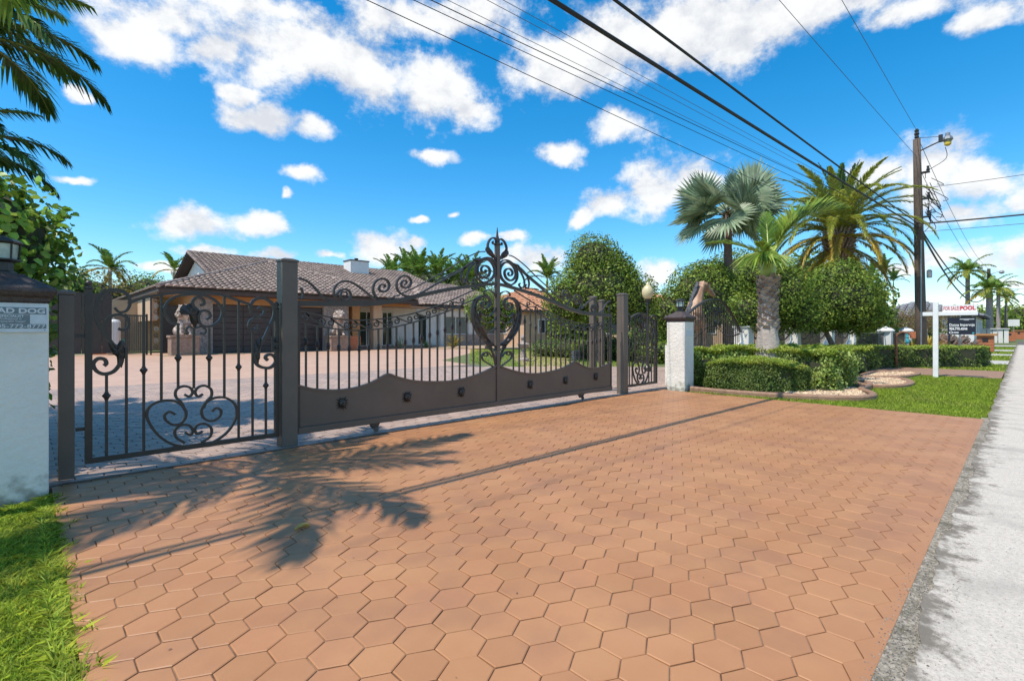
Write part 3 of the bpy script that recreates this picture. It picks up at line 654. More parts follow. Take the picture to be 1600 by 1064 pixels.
pbar('heart_scroll', [Z2(x, y) for x, y in ((716,850),(675,825),(668,790),(695,764),(735,765),(755,790),(742,812),(716,798))], HW)
pbar('heart_scroll', [Z2(x, y) for x, y in ((796,848),(838,820),(846,782),(818,758),(782,760),(765,782),(775,806),(802,794))], HW)
# lock side hardware
hx, hz = ZR(590, 680); mb = MB(); mb.box(hx-.045, hx+.03, GY-.034, GY-.023, hz-.09, hz+.06); lk = obj('lock_plate', mb, M['black'], pg)
for dz in (.02, -.05):
    mb = MB(); mb.ell((hx, GY-.048, hz+dz), (.016, .014, .016), 10, 6); obj('knob', mb, M['black'], lk, smooth=True)
for zz in (.38, 1.15):
    mb = MB(); mb.box(.29, sxl-.024, GY-.012, GY+.012, zz, zz+.03); obj('hinge', mb, M['black'], pg)
p2 = copy_tree(pg); p2.location = (8.98, 5.43, 0); p2.scale = (.83, 1, 1)
tag(p2, 'smaller looking iron gate between the far gate post and the far white column', 'gate')
# ================================================================== WHITE COLUMNS
def column(x0, y0, w, h, label, group='white stucco columns with brown caps and lanterns'):
    c = root('stucco_column', (x0+w/2, y0+w/2, 0), label, 'column', group); cx, cy = x0+w/2, y0+w/2
    mb = MB(); mb.box(x0, x0+w, y0, y0+w, -.05, h); bevel(obj('shaft', mb, M['stucco'], c), .008, 2)
    q = w/2*1.414
    mb = MB(); mb.lathe([(q*.99, h+.001), (q*1.05, h+.015), (q*1.07, h+.04), (q*1.16, h+.055), (q*1.22, h+.085), (q*1.2, h+.11), (q*1.12, h+.12), (q*.8, h+.16), (q*.42, h+.205), (q*.42, h+.215)], cx, cy, 4, rot=math.pi/4); bevel(obj('cap', mb, M['cap'], c), .008, 2)
    return c
def lantern(cx, cy, z, label):
    l = root('column_lantern', (cx, cy, z), label, 'lantern', 'small black lanterns on the white columns')
    mb = MB(); mb.lathe([(.075, z), (.075, z+.02), (.055, z+.03), (.055, z+.09), (.10, z+.105), (.10, z+.115)], cx, cy, 6); obj('base', mb, M['black'], l)
    mb = MB(); mb.lathe([(.072, z+.117), (.080, z+.225)], cx, cy, 6); obj('glass', mb, M['lglass'], l)
    mb = MB(); mb.ell((cx, cy, z+.165), (.018, .018, .038), 8, 6); obj('bulb', mb, M['white'], l, smooth=True)
    for k in range(6):
        a = 2*math.pi*k/6; mb = MB(); mb.tube([(cx+.082*math.cos(a), cy+.082*math.sin(a), z+.11), (cx+.09*math.cos(a), cy+.09*math.sin(a), z+.232)], .006, 4); obj('glazing_bar', mb, M['black'], l)
    mb = MB(); mb.lathe([(.104, z+.23), (.11, z+.24), (.075, z+.262), (.03, z+.27), (.03, z+.278), (.004, z+.288)], cx, cy, 6); obj('roof', mb, M['black'], l)
CW = .42
colL = column(.12-CW, 5.0, CW, 1.405, 'white stucco column carrying the dog warning sign')
lantern(.12-CW/2-.03, 5.0+CW/2, 1.615, 'black hexagonal lantern on the column with the dog sign')
colR = column(9.70, 4.85, .40, 1.40, 'white stucco column at the hedge end of the driveway')
lantern(9.9, 5.05, 1.61, 'black lantern on the column beside the round hedge')
# dog sign on the near column
sx0, sx1, sz0, sz1 = .12-.39, .118, 1.195, 1.385; sy = 4.988
ds = root('dog_sign', (sx1, sy, sz0), 'faded dog training sign screwed to the white column', 'sign')
mb = MB(); mb.box(sx0, sx1, sy, sy+.010, sz0, sz1); obj('plate', mb, M['plate'], ds)
mb = MB(); mb.box(sx0+.012, sx1-.012, sy-.0012, sy-.0002, sz1-.062, sz1-.012); obj('title_band', mb, M['ink'], ds)
mb = MB(); mb.box(sx0+.012, sx1-.098, sy-.0012, sy-.0002, sz0+.06, sz1-.064); obj('middle_band', mb, M['ink'], ds)
mb = MB(); mb.box(sx0+.012, sx1-.012, sy-.0012, sy-.0002, sz0+.026, sz0+.059); obj('phone_band', mb, M['ink'], ds)
yt = sy-.0028
obj('lettering', text_mesh('BAD DOG', .050, sx1-.017, yt, sz1-.054, bold=.0016, sx=1.22, align='RIGHT'), M['plate'], ds)
obj('lettering', text_mesh('K-9', .066, sx1-.258, yt, sz1-.114, bold=.0012, sx=.85, align='RIGHT'), M['plate'], ds)
obj('lettering', text_mesh('SPECIALIST', .023, sx1-.252, yt, sz1-.083, bold=.0006, sx=1.1), M['plate'], ds)
obj('lettering', text_mesh('Professional in', .0165, sx1-.252, yt, sz1-.100, bold=.0003, sx=1.15), M['plate'], ds)
obj('lettering', text_mesh('Home Dog Training', .0165, sx1-.252, yt, sz1-.118, bold=.0003, sx=.98), M['plate'], ds)
obj('lettering', text_mesh('305-772-8777', .036, sx1-.017, yt, sz0+.031, bold=.0004, sx=1.35, align='RIGHT'), M['plate'], ds)
mb = MB(); mb.prism_y([(sx1-.088+a*.075, sz1-.122+b*.056) for a, b in ((0, .1), (.12, 0), (.8, 0), (1, .2), (.92, .85), (.75, 1), (.15, .95), (0, .7))], sy-.0025, sy-.0013); obj('dog_head_patch', mb, M['plate'], ds)
mb = MB(); mb.ell((sx1-.02, sy-.002, sz0+.014), (.003, .002, .003), 8, 5); obj('screw', mb, M['black'], ds)
# plaque on the far column's street face
mb = MB(); mb.box(9.76, 10.04, 4.843, 4.849, 1.10, 1.22); tag(obj('column_plaque', mb, M['plate']), 'small pale plaque on the street face of the far column', 'plaque')
# ================================================================== FOLIAGE AND PALM BUILDERS
def np_mesh(name, V, F4, m, parent=None, org=None, idx=None, smooth=False):
    off = WL.get(parent.name, Vector((0, 0, 0))) if parent is not None else Vector(org or (0, 0, 0))
    V = V-np.array([off.x, off.y, off.z]); me = bpy.data.meshes.new(name)
    me.vertices.add(len(V)); me.vertices.foreach_set('co', V.astype(np.float32).ravel())
    k = F4.shape[1]; me.loops.add(F4.size); me.loops.foreach_set('vertex_index', F4.astype(np.int32).ravel())
    me.polygons.add(len(F4)); me.polygons.foreach_set('loop_start', np.arange(0, F4.size, k, dtype=np.int32))
    o = mesh_obj(name, me, m, parent, org)
    if idx is not None: me.polygons.foreach_set('material_index', idx.astype(np.int32))
    me.update(calc_edges=True); return o
def unit(a): return a/np.maximum(np.linalg.norm(a, axis=1, keepdims=True), 1e-9)
def leaf_quads(P, Nn, size, rs, aspect=.5, up=.3):
    """pointed leaves: base, side, tip, side, folded a little along the midrib"""
    n = len(P); t = unit(np.cross(Nn, rs.normal(size=(n, 3)))+np.array([0, 0, up])*rs.rand(n, 1)); b = unit(np.cross(Nn, t)); s = (size*(.65+.7*rs.rand(n)))[:, None]
    fold = Nn*s*.13
    A = P-t*s*.5; T = P+t*s*.5-fold*.8; L = P+b*s*aspect*.5+fold; Rr = P-b*s*aspect*.5+fold
    if aspect >= .7:
        q = b*s*aspect*.5; L1 = P-t*s*.22+q*.92+fold; L2 = P+t*s*.25+q*.85+fold; R1 = P-t*s*.22-q*.92+fold; R2 = P+t*s*.25-q*.85+fold
        return np.stack([A, L1, L2, T, R2, R1], 1).reshape(-1, 3), np.arange(6*n).reshape(n, 6)
    V = np.stack([A, L, T, Rr], 1).reshape(-1, 3); return V, np.arange(4*n).reshape(n, 4)
def lump(d, seed):
    r = np.random.RandomState(seed); o = np.zeros(len(d))
    for k in range(7):
        w = r.normal(size=3)*(2.2+k*.9); o += np.sin(d@w+r.rand()*6.3)/(1.3+k*.35)
    return o/3.2
def crown(name, blobs, n, size, m, parent=None, org=None, seed=1, amp=.13, depth=.30, aspect=.5, zmin=None, dens=None):
    rs = np.random.RandomState(seed); vol = np.array([(b[3]*b[4]+b[4]*b[5]+b[3]*b[5]) for b in blobs]); cnt = (n*vol/vol.sum()).astype(int); Ps = []; Ns = []
    for bi, (b, c) in enumerate(zip(blobs, cnt)):
        d = unit(rs.normal(size=(c, 3))); rr = 1+amp*lump(d*1.6, seed+bi)+.06*rs.normal(size=c); rr = rr*(1-depth*rs.rand(c)**1.8)
        Ps.append(np.array(b[:3])+d*np.array(b[3:])*rr[:, None]); Ns.append(unit(d/np.array(b[3:])))
    P = np.concatenate(Ps); Nn = np.concatenate(Ns)
    if zmin is not None: k = P[:, 2] > zmin; P, Nn = P[k], Nn[k]
    Nn = unit(Nn*.8+rs.normal(size=Nn.shape)*.6+np.array([0, 0, .3]))
    V, F = leaf_quads(P, Nn, size, rs, aspect); return np_mesh(name, V, F, m, parent, org)
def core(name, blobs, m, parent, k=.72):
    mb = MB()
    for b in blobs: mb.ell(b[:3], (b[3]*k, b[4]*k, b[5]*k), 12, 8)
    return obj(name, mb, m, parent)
def limbs(base, top, r, blobs, mt, parent, seed=3, nb=6):
    rg = random.Random(seed); mb = MB(); b = Vector(base); t = Vector(top)
    pts = [b+(t-b)*k/5+Vector((rg.uniform(-1, 1), rg.uniform(-1, 1), 0))*r*.3*(1 if 0 < k < 5 else 0) for k in range(6)]
    mb.tube([b-Vector((0, 0, .1))]+pts, [r*1.5, r*1.25]+[r*(1-.08*k) for k in range(5)], 9)
    obj('trunk', mb, mt, parent, smooth=True)
    for k in range(nb):
        bl = blobs[k % len(blobs)]; e = Vector(bl[:3])+Vector((rg.uniform(-.6, .6)*bl[3], rg.uniform(-.6, .6)*bl[4], rg.uniform(-.2, .6)*bl[5])); mid = t*.5+e*.5+Vector((0, 0, -.15))
        m2 = MB(); m2.tube([t-Vector((0, 0, .15)), mid, e], [r*.6, r*.35, r*.1], 6); obj('limb', m2, mt, parent, smooth=True)
def tree(name, base, blobs, trunk_top, r, n, size, m, label, cat='tree', seed=1, group=None, zmin=None, amp=.13, aspect=.5, mt=None, corek=.72):
    t = root(name, base, label, cat, group); limbs(base, trunk_top, r, blobs, mt or M['bark'], t, seed)
    crown('crown', blobs, n, size, m, t, seed=seed, amp=amp, zmin=zmin, aspect=aspect)
    if corek: core('inner_core', blobs, M['core'], t, corek)
    return t
def frond_mesh(L, e0, droop, n, ll, w, mats, seed=0, fan=0., vup=.25, sag=.5, rr=.014, t0=.1, curl=0.):
    """pinnate frond along +X from the origin: rib and leaflets in one mesh"""
    rs = np.random.RandomState(seed); K = 24; pts = []; tan = []; p = np.zeros(3); yaw = 0.
    for i in range(K+1):
        t = i/K; e = e0-droop*t**1.4; yaw = curl*t; d = np.array([math.cos(e)*math.cos(yaw), math.cos(e)*math.sin(yaw), math.sin(e)]); pts.append(p.copy()); tan.append(d); p = p+d*L/K
    pts = np.array(pts); tan = np.array(tan); mb = MB(); mb.tube([tuple(q) for q in pts[::2]], [rr*(1.25-1.1*i/(K/2)) for i in range(K//2+1)], 5, 0)
    mat_i = [0]*len(mb.f)
    for i in range(n):
        t = t0+(1-t0)*(i+rs.rand()*.5)/n; k = min(int(t*K), K-1); f = t*K-k; b = pts[k]*(1-f)+pts[k+1]*f; d = tan[k]; side0 = np.cross(d, [0, 0, 1.]); side0 /= np.linalg.norm(side0)+1e-9; up = np.cross(side0, d)
        ln = ll*(.35+.65*math.sin(math.pi*min(1, .12+t*.92))**.7)*(.85+.3*rs.rand())
        for s in (-1, 1):
            ang = .95-.55*t+rs.normal()*.07; v = d*math.cos(ang)+side0*s*math.sin(ang)+up*(vup+rs.normal()*.10); v /= np.linalg.norm(v)
            q = np.cross(v, up*1.0+side0*.4*s); q /= np.linalg.norm(q)+1e-9; m_ = b+v*ln*.5+np.array([0, 0, -sag*ln*.10]); tip = b+v*ln*.92+np.array([0, 0, -sag*ln*(.45+.2*rs.rand())])
            mb.add([b+q*w*.35, b-q*w*.35, m_-q*w*.5, m_+q*w*.5, tip], [(0, 1, 2, 3), (3, 2, 4)], 1)
    me = bpy.data.meshes.new('frond'); me.from_pydata([tuple(map(float, v)) for v in mb.v], [], mb.f)
    for m in mats: me.materials.append(m)
    me.polygons.foreach_set('material_index', mb.m); me.update(); return me
def fan_mesh(Lp, Rf, nseg, mats, e0=.3, seed=0, spread=2.5, droop=.18, hang=0.):
    """costapalmate leaf: long stalk and a pleated fan split at the tips, along +X"""
    rs = np.random.RandomState(seed); mb = MB(); d = Vector((math.cos(e0), 0, math.sin(e0)))
    hub = d*Lp+Vector((0, 0, -Lp*.12)); mb.tube([(0, 0, 0), tuple(d*Lp*.55), tuple(hub)], [.03, .022, .016], 5, 0)
    e1 = e0-.35-hang; ax = Vector((math.cos(e1), 0, math.sin(e1))); si = Vector((0, 1, 0)); nn = ax.cross(si)*-1; nn = si.cross(ax)*-1
    for k in range(nseg):
        a0 = -spread+2*spread*k/nseg; a1 = -spread+2*spread*(k+1)/nseg; am = (a0+a1)/2; R_ = Rf*(.72+.28*math.cos(am*.5))*(.94+.12*rs.rand())
        def pt(a, r, z=0.):
            v = ax*math.cos(a)*r+si*math.sin(a)*r; z2 = z+abs(math.sin(a*.5))*r*.22-droop*(r/Rf)**2.5*Rf*(.6+.5*rs.rand()); return hub+v+Vector((0, 0, z2))
        s0 = .62*R_; pl = .022*Rf
        A = pt(a0, s0, pl); Bm = pt(am, s0*1.02, -pl); C_ = pt(a1, s0, pl); T = pt(am+rs.normal()*.02, R_)
        m0 = pt(a0, s0*.5, pl*.5); m1 = pt(am, s0*.5, -pl*.5); m2 = pt(a1, s0*.5, pl*.5)
        mb.add([hub, m0, m1, m2, A, Bm, C_, T], [(0, 1, 2), (0, 2, 3), (1, 4, 5, 2), (2, 5, 6, 3), (4, 7, 5), (5, 7, 6)], 1)
    me = bpy.data.meshes.new('fan_leaf'); me.from_pydata([tuple(v) for v in mb.v], [], mb.f)
    for m in mats: me.materials.append(m)
    me.polygons.foreach_set('material_index', mb.m); me.update(); return me
def put(name, me, parent, loc_w, rz, s=1., tilt=0.):
    o = bpy.data.objects.new(name, me); C.objects.link(o); o.parent = parent; o.location = Vector(loc_w)-WL[parent.name]; o.rotation_euler = (tilt, 0, rz); o.scale = (s, s, s); return o
def palm_trunk(p, base, top, r0, r1, m, rings=True, n=14, K=18, bulge=0.):
    b, t = Vector(base), Vector(top); P = []; Rr = []
    for k in range(K+1):
        f = k/K; q = b+(t-b)*f; P.append(q); rr = r0+(r1-r0)*f**.7+bulge*math.sin(math.pi*f); Rr.append(rr*(1.04 if k % 2 else .97) if rings else rr)
    mb = MB(); mb.tube([P[0]-Vector((0, 0, .1))]+P, [Rr[0]*1.1]+Rr, n); return obj('trunk', mb, m, p, smooth=True)
# ================================================================== HOUSE
hs_ = root('house', (12, 31.2, 0), 'long low house with brown barrel-tiled roof and dark garage door across the courtyard', 'house')
def bx(name, m, *a, parent=hs_, bv=0):
    mb = MB(); mb.box(*a); o = obj(name, mb, m, parent); return bevel(o, bv) if bv else o
EY, EZ, PIT = 30.2, 3.47, .352
# walls (butted end to end)
bx('stone_wall', M['stonev'], 6.5, 7.38, 31.2, 31.5, 0, 3.0); bx('stone_wall', M['stonev'], 13.62, 15.3, 31.2, 31.5, 0, 3.0)
bx('lintel_wall', M['orange'], 7.38, 13.62, 31.22, 31.5, 2.72, 3.0); bx('upper_band', M['orange'], 6.5, 20.1, 31.17, 31.5, 3.003, 3.40)
bx('side_wall', M['peach'], 6.5, 6.8, 31.503, 44, 0, 3.4); bx('porch_side_wall', M['peach'], 15.0, 15.3, 31.503, 34, 0, 3.0)
gd = root  # garage door: frame and horizontal panels
gdo = bx('garage_door', M['garage'], 7.38, 13.62, 31.40, 31.48, 0, 2.717)
for k in range(8):
    for j in range(4):
        mb = MB(); x0 = 7.42+j*1.55; mb.box(x0, x0+1.51, 31.36, 31.397, .03+k*.335, .03+k*.335+.31); bevel(obj('panel', mb, M['garage'], gdo), .012)
bx('pillar', M['orange'], 15.6, 16.15, 31.25, 31.75, 0, 3.0); bx('pillar', M['peach'], 17.15, 17.8, 31.25, 31.75, 0, 3.0)
bx('porch_wall', M['peach'], 15.303, 17.5, 34.0, 34.3, 0, 3.4); bx('porch_wall', M['wwall'], 18.75, 19.4, 34.0, 34.3, 0, 3.4)
def glazed(x0, x1, z0, z1, y, name='french_door', nx=2, nz=1, g='glass', fr='white', parent=hs_):
    f = MB(); w = .07
    f.box(x0, x0+w, y-.05, y+.05, z0, z1); f.box(x1-w, x1, y-.05, y+.05, z0, z1); f.box(x0+w, x1-w, y-.05, y+.05, z1-w, z1); f.box(x0+w, x1-w, y-.05, y+.05, z0, z0+w)
    for i in range(1, nx): xm = x0+(x1-x0)*i/nx; f.box(xm-w/2, xm+w/2, y-.045, y+.045, z0+w, z1-w)
    o = obj(name, f, M[fr], parent)
    for i in range(nx):
        a = x0+w+(x1-x0-w)*i/nx; b = a+(x1-x0-w)/nx-w; p = MB(); p.box(a, b, y-.01, y+.01, z0+w, z1-w); obj('pane', p, M[g], o)
    return o
glazed(17.5, 18.75, .1, 2.7, 34.1); bx('door_head', M['wwall'], 17.5, 18.75, 34.0, 34.3, 2.703, 3.4)
glazed(19.4, 20.3, .1, 2.7, 34.1, nx=2); bx('door_head', M['wwall'], 19.4, 20.3, 34.0, 34.3, 2.703, 3.4)
bx('main_wall', M['wwall'], 20.3, 22.6, 34.0, 34.3, 0, 3.4); bx('main_wall', M['wwall'], 23.5, 24.6, 34.0, 34.3, 0, 3.3)
glazed(22.6, 23.5, .1, 2.6, 34.1, nx=1); bx('door_head', M['wwall'], 22.6, 23.5, 34.0, 34.3, 2.603, 3.4)
bx('wing_wall', M['wwall'], 24.603, 24.95, 33.7, 34.0, 0, 3.2)
bx('stone_base', M['stonev'], 24.953, 31.5, 33.66, 34.0, 0, .95)
wx = [24.95, 27.6, 28.4, 31.2]
glazed(24.95, 27.6, .953, 2.5, 33.85, 'window', nx=2, g='glassg', fr='wwall'); bx('wing_head', M['wwall'], 24.953, 31.5, 33.7, 34.0, 2.503, 3.2)
bx('wing_wall', M['wwall'], 27.603, 28.4, 33.7, 34.0, .953, 2.5); glazed(28.4, 31.2, .953, 2.5, 33.85, 'window', nx=2, g='glassg', fr='wwall')
bx('wing_side', M['wwall'], 31.503, 31.8, 33.7, 43, 0, 3.2)
bx('porch_step', M['pedestal'], 15.4, 23, 31.9, 33.9, 0, .12)
bx('back_wall', M['wwall'], 9.5, 28, 52, 52.3, 0, 3.4)
mb = MB(); mb.add([(9.6, 35, 3.3), (9.6, 55, 3.3), (9.6, 45, 7.1)], [(0, 2, 1)]); mb.add([(9.9, 35, 3.3), (9.9, 55, 3.3), (9.9, 45, 7.1)], [(0, 1, 2)]); obj('gable_wall', mb, M['wwall'], hs_)
mb = MB(); mb.add([(27.6, 35, 3.3), (27.6, 55, 3.3), (27.6, 45, 7.1)], [(0, 1, 2)]); obj('gable_wall', mb, M['wwall'], hs_)
# tiled roof slopes
def roof_slope(poly, tw=.33, tl=.42, m='tile', parent=hs_, name='roof_slope', ny=5):
    """barrel tiles laid in stepped courses on a planar polygon; poly[0]-poly[1] is the eave"""
    P = [Vector(p) for p in poly]; o = P[0]; ux = (P[1]-P[0]).normalized(); nn = ux.cross(P[2]-P[0]).normalized()
    if nn.z < 0: nn = -nn
    uy = nn.cross(ux).normalized()
    if uy.z < 0: uy = -uy
    Q = [((p-o).dot(ux), (p-o).dot(uy)) for p in P]; xs_ = [q[0] for q in Q]; ys_ = [q[1] for q in Q]
    u = MB(); n = len(P); f = tuple(range(n)); u.add([tuple(p-nn*.04) for p in P]+[tuple(p-nn*.14) for p in P], [f, f[::-1] and tuple(n+i for i in reversed(range(n)))]+[(i, i+n, (i+1) % n+n, (i+1) % n) for i in range(n)])
    if (Vector(u.v[1])-Vector(u.v[0])).cross(Vector(u.v[2])-Vector(u.v[1])).z < 0: u.f = [t[::-1] for t in u.f]
    base = obj(name, u, M['under'], parent)
    def inside(x, y):
        c = False; j = len(Q)-1
        for i in range(len(Q)):
            if (Q[i][1] > y) != (Q[j][1] > y) and x < (Q[j][0]-Q[i][0])*(y-Q[i][1])/(Q[j][1]-Q[i][1])+Q[i][0]: c = not c
            j = i
        return c
    V = []; F = []; j = 0; y = 0.
    while y < max(ys_):
        x = min(xs_)
        while x < max(xs_):
            cx, cy = x+tw/2, y+tl/2
            if inside(cx, cy):
                b = len(V); dx = rnd.uniform(-.008, .008); lift = rnd.uniform(0, .012)
                for (yy, rr, hh) in ((y-.03, tw*.52, .055+lift), (y+tl*1.02, tw*.44, .01)):
                    for k in range(ny+1):
                        a = math.pi*k/ny; V.append(tuple(o+ux*(cx+dx-rr*math.cos(a))+uy*yy+nn*(hh-.03+rr*.62*math.sin(a))))
                for k in range(ny): F.append((b+k, b+ny+1+k, b+ny+2+k, b+k+1))
                F.append(tuple(b+k for k in range(ny+1)))
            x += tw
        y += tl
    t = MB(); t.v = V; t.f = F; t.m = [0]*len(F)
    o_ = obj('roof_tiles', t, M[m], base); tag(o_, kind='stuff'); return base
def ridge(a, b, parent=hs_, m='tile', r=.12):
    a, b = Vector(a), Vector(b); L = (b-a).length; n = max(2, int(L/.42)); mb = MB()
    for k in range(n):
        p = a+(b-a)*(k/n); q = a+(b-a)*((k+1.08)/n); mb.tube([p+Vector((0, 0, .05)), q+Vector((0, 0, .03))], [r*1.08, r*.9], 8)
    obj('ridge_tiles', mb, M[m], parent)
ax_, bx_ = 4.7, 20.1; apx, apy = 12.4, 37.9; az_ = EZ+PIT*7.7
A0 = (ax_, EY, EZ); B0 = (bx_, EY, EZ); AP = (apx, apy, az_)
roof_slope([A0, B0, AP])
roof_slope([(ax_, 52, EZ), A0, AP, (apx, 52, az_)]); roof_slope([B0, (bx_, 42, EZ), (apx, 42, az_), AP])
ridge(A0, AP); ridge(B0, AP); ridge(AP, (apx, 47, az_))
MR = 7.32; MP = (MR-EZ)/11
roof_slope([(8.9, 34, EZ), (28.3, 34, EZ), (28.3, 45, MR), (8.9, 45, MR)])
roof_slope([(28.3, 56, EZ), (8.9, 56, EZ), (8.9, 45, MR), (28.3, 45, MR)])
ridge((8.9, 45, MR), (28.3, 45, MR)); ridge((8.9, 34, EZ), (8.9, 45, MR), r=.09); ridge((28.3, 34, EZ), (28.3, 45, MR), r=.09)
WZ = 3.35; W1 = (22.5, 33.0, WZ); W2 = (36, 33.0, WZ); W3 = (30, 39, 5.63); W4 = (25.5, 39, 5.63)
roof_slope([W1, W2, W3, W4]); roof_slope([W2, (36, 45, WZ), W3]); roof_slope([(24.5, 45, WZ), W1, W4])
ridge(W2, W3); ridge(W3, W4)
# fascia boards and soffits
bx('fascia', M['fascia'], ax_+.05, bx_, EY+.05, EY+.12, EZ-.30, EZ-.06); bx('fascia', M['fascia'], ax_+.05, ax_+.12, EY+.123, 52, EZ-.26, EZ-.06)
bx('soffit', M['fascia'], ax_+.123, bx_, EY+.123, 31.16, EZ-.30, EZ-.27); bx('soffit', M['soffit'], ax_+.123, 6.49, 31.163, 52, EZ-.27, EZ-.24)
bx('porch_ceiling', M['soffit'], 15.31, 22.4, 31.51, 33.99, 3.02, 3.06); bx('fascia', M['fascia'], bx_+.003, 28.2, 34.0-.15, 34-.08, EZ-.26, EZ-.06)
bx('fascia', M['fascia'], 22.55, 35.9, 33.05, 33.12, WZ-.24, WZ-.05); bx('soffit', M['soffit'], 22.6, 35.9, 33.123, 33.69, WZ-.22, WZ-.19)
mb = MB(); mb.prism_y([(22.55, 3), (23, 3), (23, 3.05), (22.55, 3.05)], 33.1, 34)
ch = bx('chimney', M['wwall'], 21.1, 22.9, 42.6, 44.0, 5.8, 7.66); bx('chimney_cap', M['fascia'], 21.05, 22.95, 42.55, 44.05, 7.663, 7.76, parent=ch); mb = MB(); mb.lathe([(.16, 7.763), (.16, 7.95), (.22, 7.97), (.2, 8.0)], 22, 43.3, 10); obj('flue', mb, M['black'], ch)
# ---------------- statues
def blobby(name, parts, m, parent, vox=.03, smooth=2):
    """fuses tapered limbs and masses into one continuous skin"""
    mb = MB()
    for p in parts:
        if p[0] == 'e': mb.ell(p[1], p[2], 14, 10)
        else: mb.tube(p[1], p[2], 10)
    me = bpy.data.meshes.new('tmp'); me.from_pydata(mb.v, [], mb.f); o = bpy.data.objects.new('tmp', me); C.objects.link(o)
    r = o.modifiers.new('r', 'REMESH'); r.mode = 'VOXEL'; r.voxel_size = vox
    s = o.modifiers.new('s', 'SMOOTH'); s.iterations = smooth; s.factor = .6
    dg = bpy.context.evaluated_depsgraph_get(); dg.update(); em = bpy.data.meshes.new_from_object(o.evaluated_get(dg)); em.name = name
    bpy.data.objects.remove(o); bpy.data.meshes.remove(me)
    off = WL[parent.name]; em.transform(Matrix.Translation(-off)); em.polygons.foreach_set('use_smooth', [True]*len(em.polygons)); em.materials.clear(); return mesh_obj(name, em, m, parent)
def lion(x, y, label, ph=.95, pw=.62, s=1.0):
    L = root('lion_statue', (x, y, 0), label, 'statue')
    mb = MB(); mb.box(x-pw, x+pw, y-pw*.7, y+pw*.7, 0, ph-.12); mb.box(x-pw-.05, x+pw+.05, y-pw*.7-.05, y+pw*.7+.05, ph-.119, ph); bevel(obj('pedestal', mb, M['pedestal'], L), .015)
    z = ph; q = lambda a, b, c: (x+a*s, y+b*s, z+c*s)
    blobby('body', [('e', q(0, .12, .42), (.27*s, .34*s, .40*s)), ('e', q(0, -.08, .62), (.26*s, .24*s, .36*s)), ('e', q(-.24, .22, .2), (.15*s, .26*s, .22*s)), ('e', q(.24, .22, .2), (.15*s, .26*s, .22*s)),
        ('t', [q(-.14, -.22, .62), q(-.15, -.30, .3), q(-.15, -.32, .06)], [.12*s, .085*s, .08*s]), ('t', [q(.14, -.22, .62), q(.15, -.30, .3), q(.15, -.32, .06)], [.12*s, .085*s, .08*s]),
        ('e', q(-.15, -.38, .05), (.10*s, .14*s, .06*s)), ('e', q(.15, -.38, .05), (.10*s, .14*s, .06*s)), ('e', q(0, -.16, 1.02), (.33*s, .28*s, .36*s)), ('e', q(0, -.34, 1.12), (.19*s, .18*s, .22*s)), ('e', q(0, -.50, 1.05), (.11*s, .12*s, .10*s)),
        ('e', q(-.2, -.2, 1.34), (.07*s, .05*s, .08*s)), ('e', q(.2, -.2, 1.34), (.07*s, .05*s, .08*s)), ('t', [q(.2, .4, .1), q(.42, .3, .1), q(.5, .0, .12)], [.05*s, .045*s, .06*s])], M['statue'], L, vox=.045)
    mn = MB()
    for k in range(46):
        a = rnd.uniform(0, 2*math.pi); r = rnd.uniform(.16, .27)*s; zz = z+(1.05+.34*math.sin(a))*s; xx = x+r*math.cos(a)*1.0; yy = y+(-.22+rnd.uniform(-.05, .2))*s
        mn.tube([(xx, yy, zz), (xx+(xx-x)*.25, yy-.05, zz-.06*s), (xx+(xx-x)*.28, yy-.06, zz-.17*s)], [.055*s, .05*s, .012*s], 6)
    obj('mane', mn, M['statue'], L, smooth=True); return L
lion(4.75+1.05, 30.1, 'seated lion statue on a brown pedestal left of the garage door', ph=1.0, s=1.12)
lion(13.95, 29.9, 'seated lion statue on a pedestal between the garage door and the porch', ph=.95, s=1.12)
mb = MB(); mb.ell((13.95, 29.9, 2.66), (.2, .2, .10), 10, 6)
# ---------------- things along the left edge of the courtyard
fr = root('boundary_fence', (2.6, 34, 0), 'tall dark board fence at the far left of the courtyard', 'fence')
fx0 = 2.0
for k in range(9):
    mb = MB(); mb.box(fx0-2.4+k*.40, fx0-2.4+k*.40+.385, 33.0, 33.05, .08, 3.15+rnd.uniform(-.01, .01)); obj('board', mb, M['dgate'], fr)
for zz in (.5, 2.7): mb = MB(); mb.box(fx0-2.4, fx0+1.2, 33.053, 33.1, zz, zz+.1); obj('rail', mb, M['dgate'], fr)
sg = root('side_gate', (4.5, 31.6, 0), 'black slatted side gate beside the left lion statue', 'gate')
mb = MB(); mb.box(3.55, 3.63, 31.55, 31.63, 0, 2.1); mb.box(4.42, 4.5, 31.55, 31.63, 0, 2.1); mb.box(3.63, 4.42, 31.56, 31.62, .1, .17); mb.box(3.63, 4.42, 31.56, 31.62, 1.98, 2.05); obj('frame', mb, M['black'], sg)
for k in range(9): mb = MB(); mb.box(3.66+k*.084, 3.66+k*.084+.045, 31.575, 31.605, .173, 1.977); obj('slat', mb, M['black'], sg)
og = root('ornate_gate_leaf', (4.9, 31.0, 0), 'open black gate leaf with pale curls near the left lion', 'gate')
mb = MB(); mb.box(4.55, 4.62, 31.2, 31.26, 0, 3.0); mb.box(4.98, 5.05, 31.2, 31.26, 0, 3.0); mb.box(4.621, 4.979, 31.21, 31.25, .1, .16); mb.box(4.621, 4.979, 31.21, 31.25, 2.9, 2.96); obj('frame', mb, M['black'], og)
for k in range(9):
    zc = .42+k*.3; mb = MB(); P = spiral((4.8, zc), .03, .12, 0 if k % 2 else math.pi, 1.4, 18); mb.bar(P, .03, 31.23, .03); obj('curl', mb, M['galv'] if k % 2 else M['black'], og)
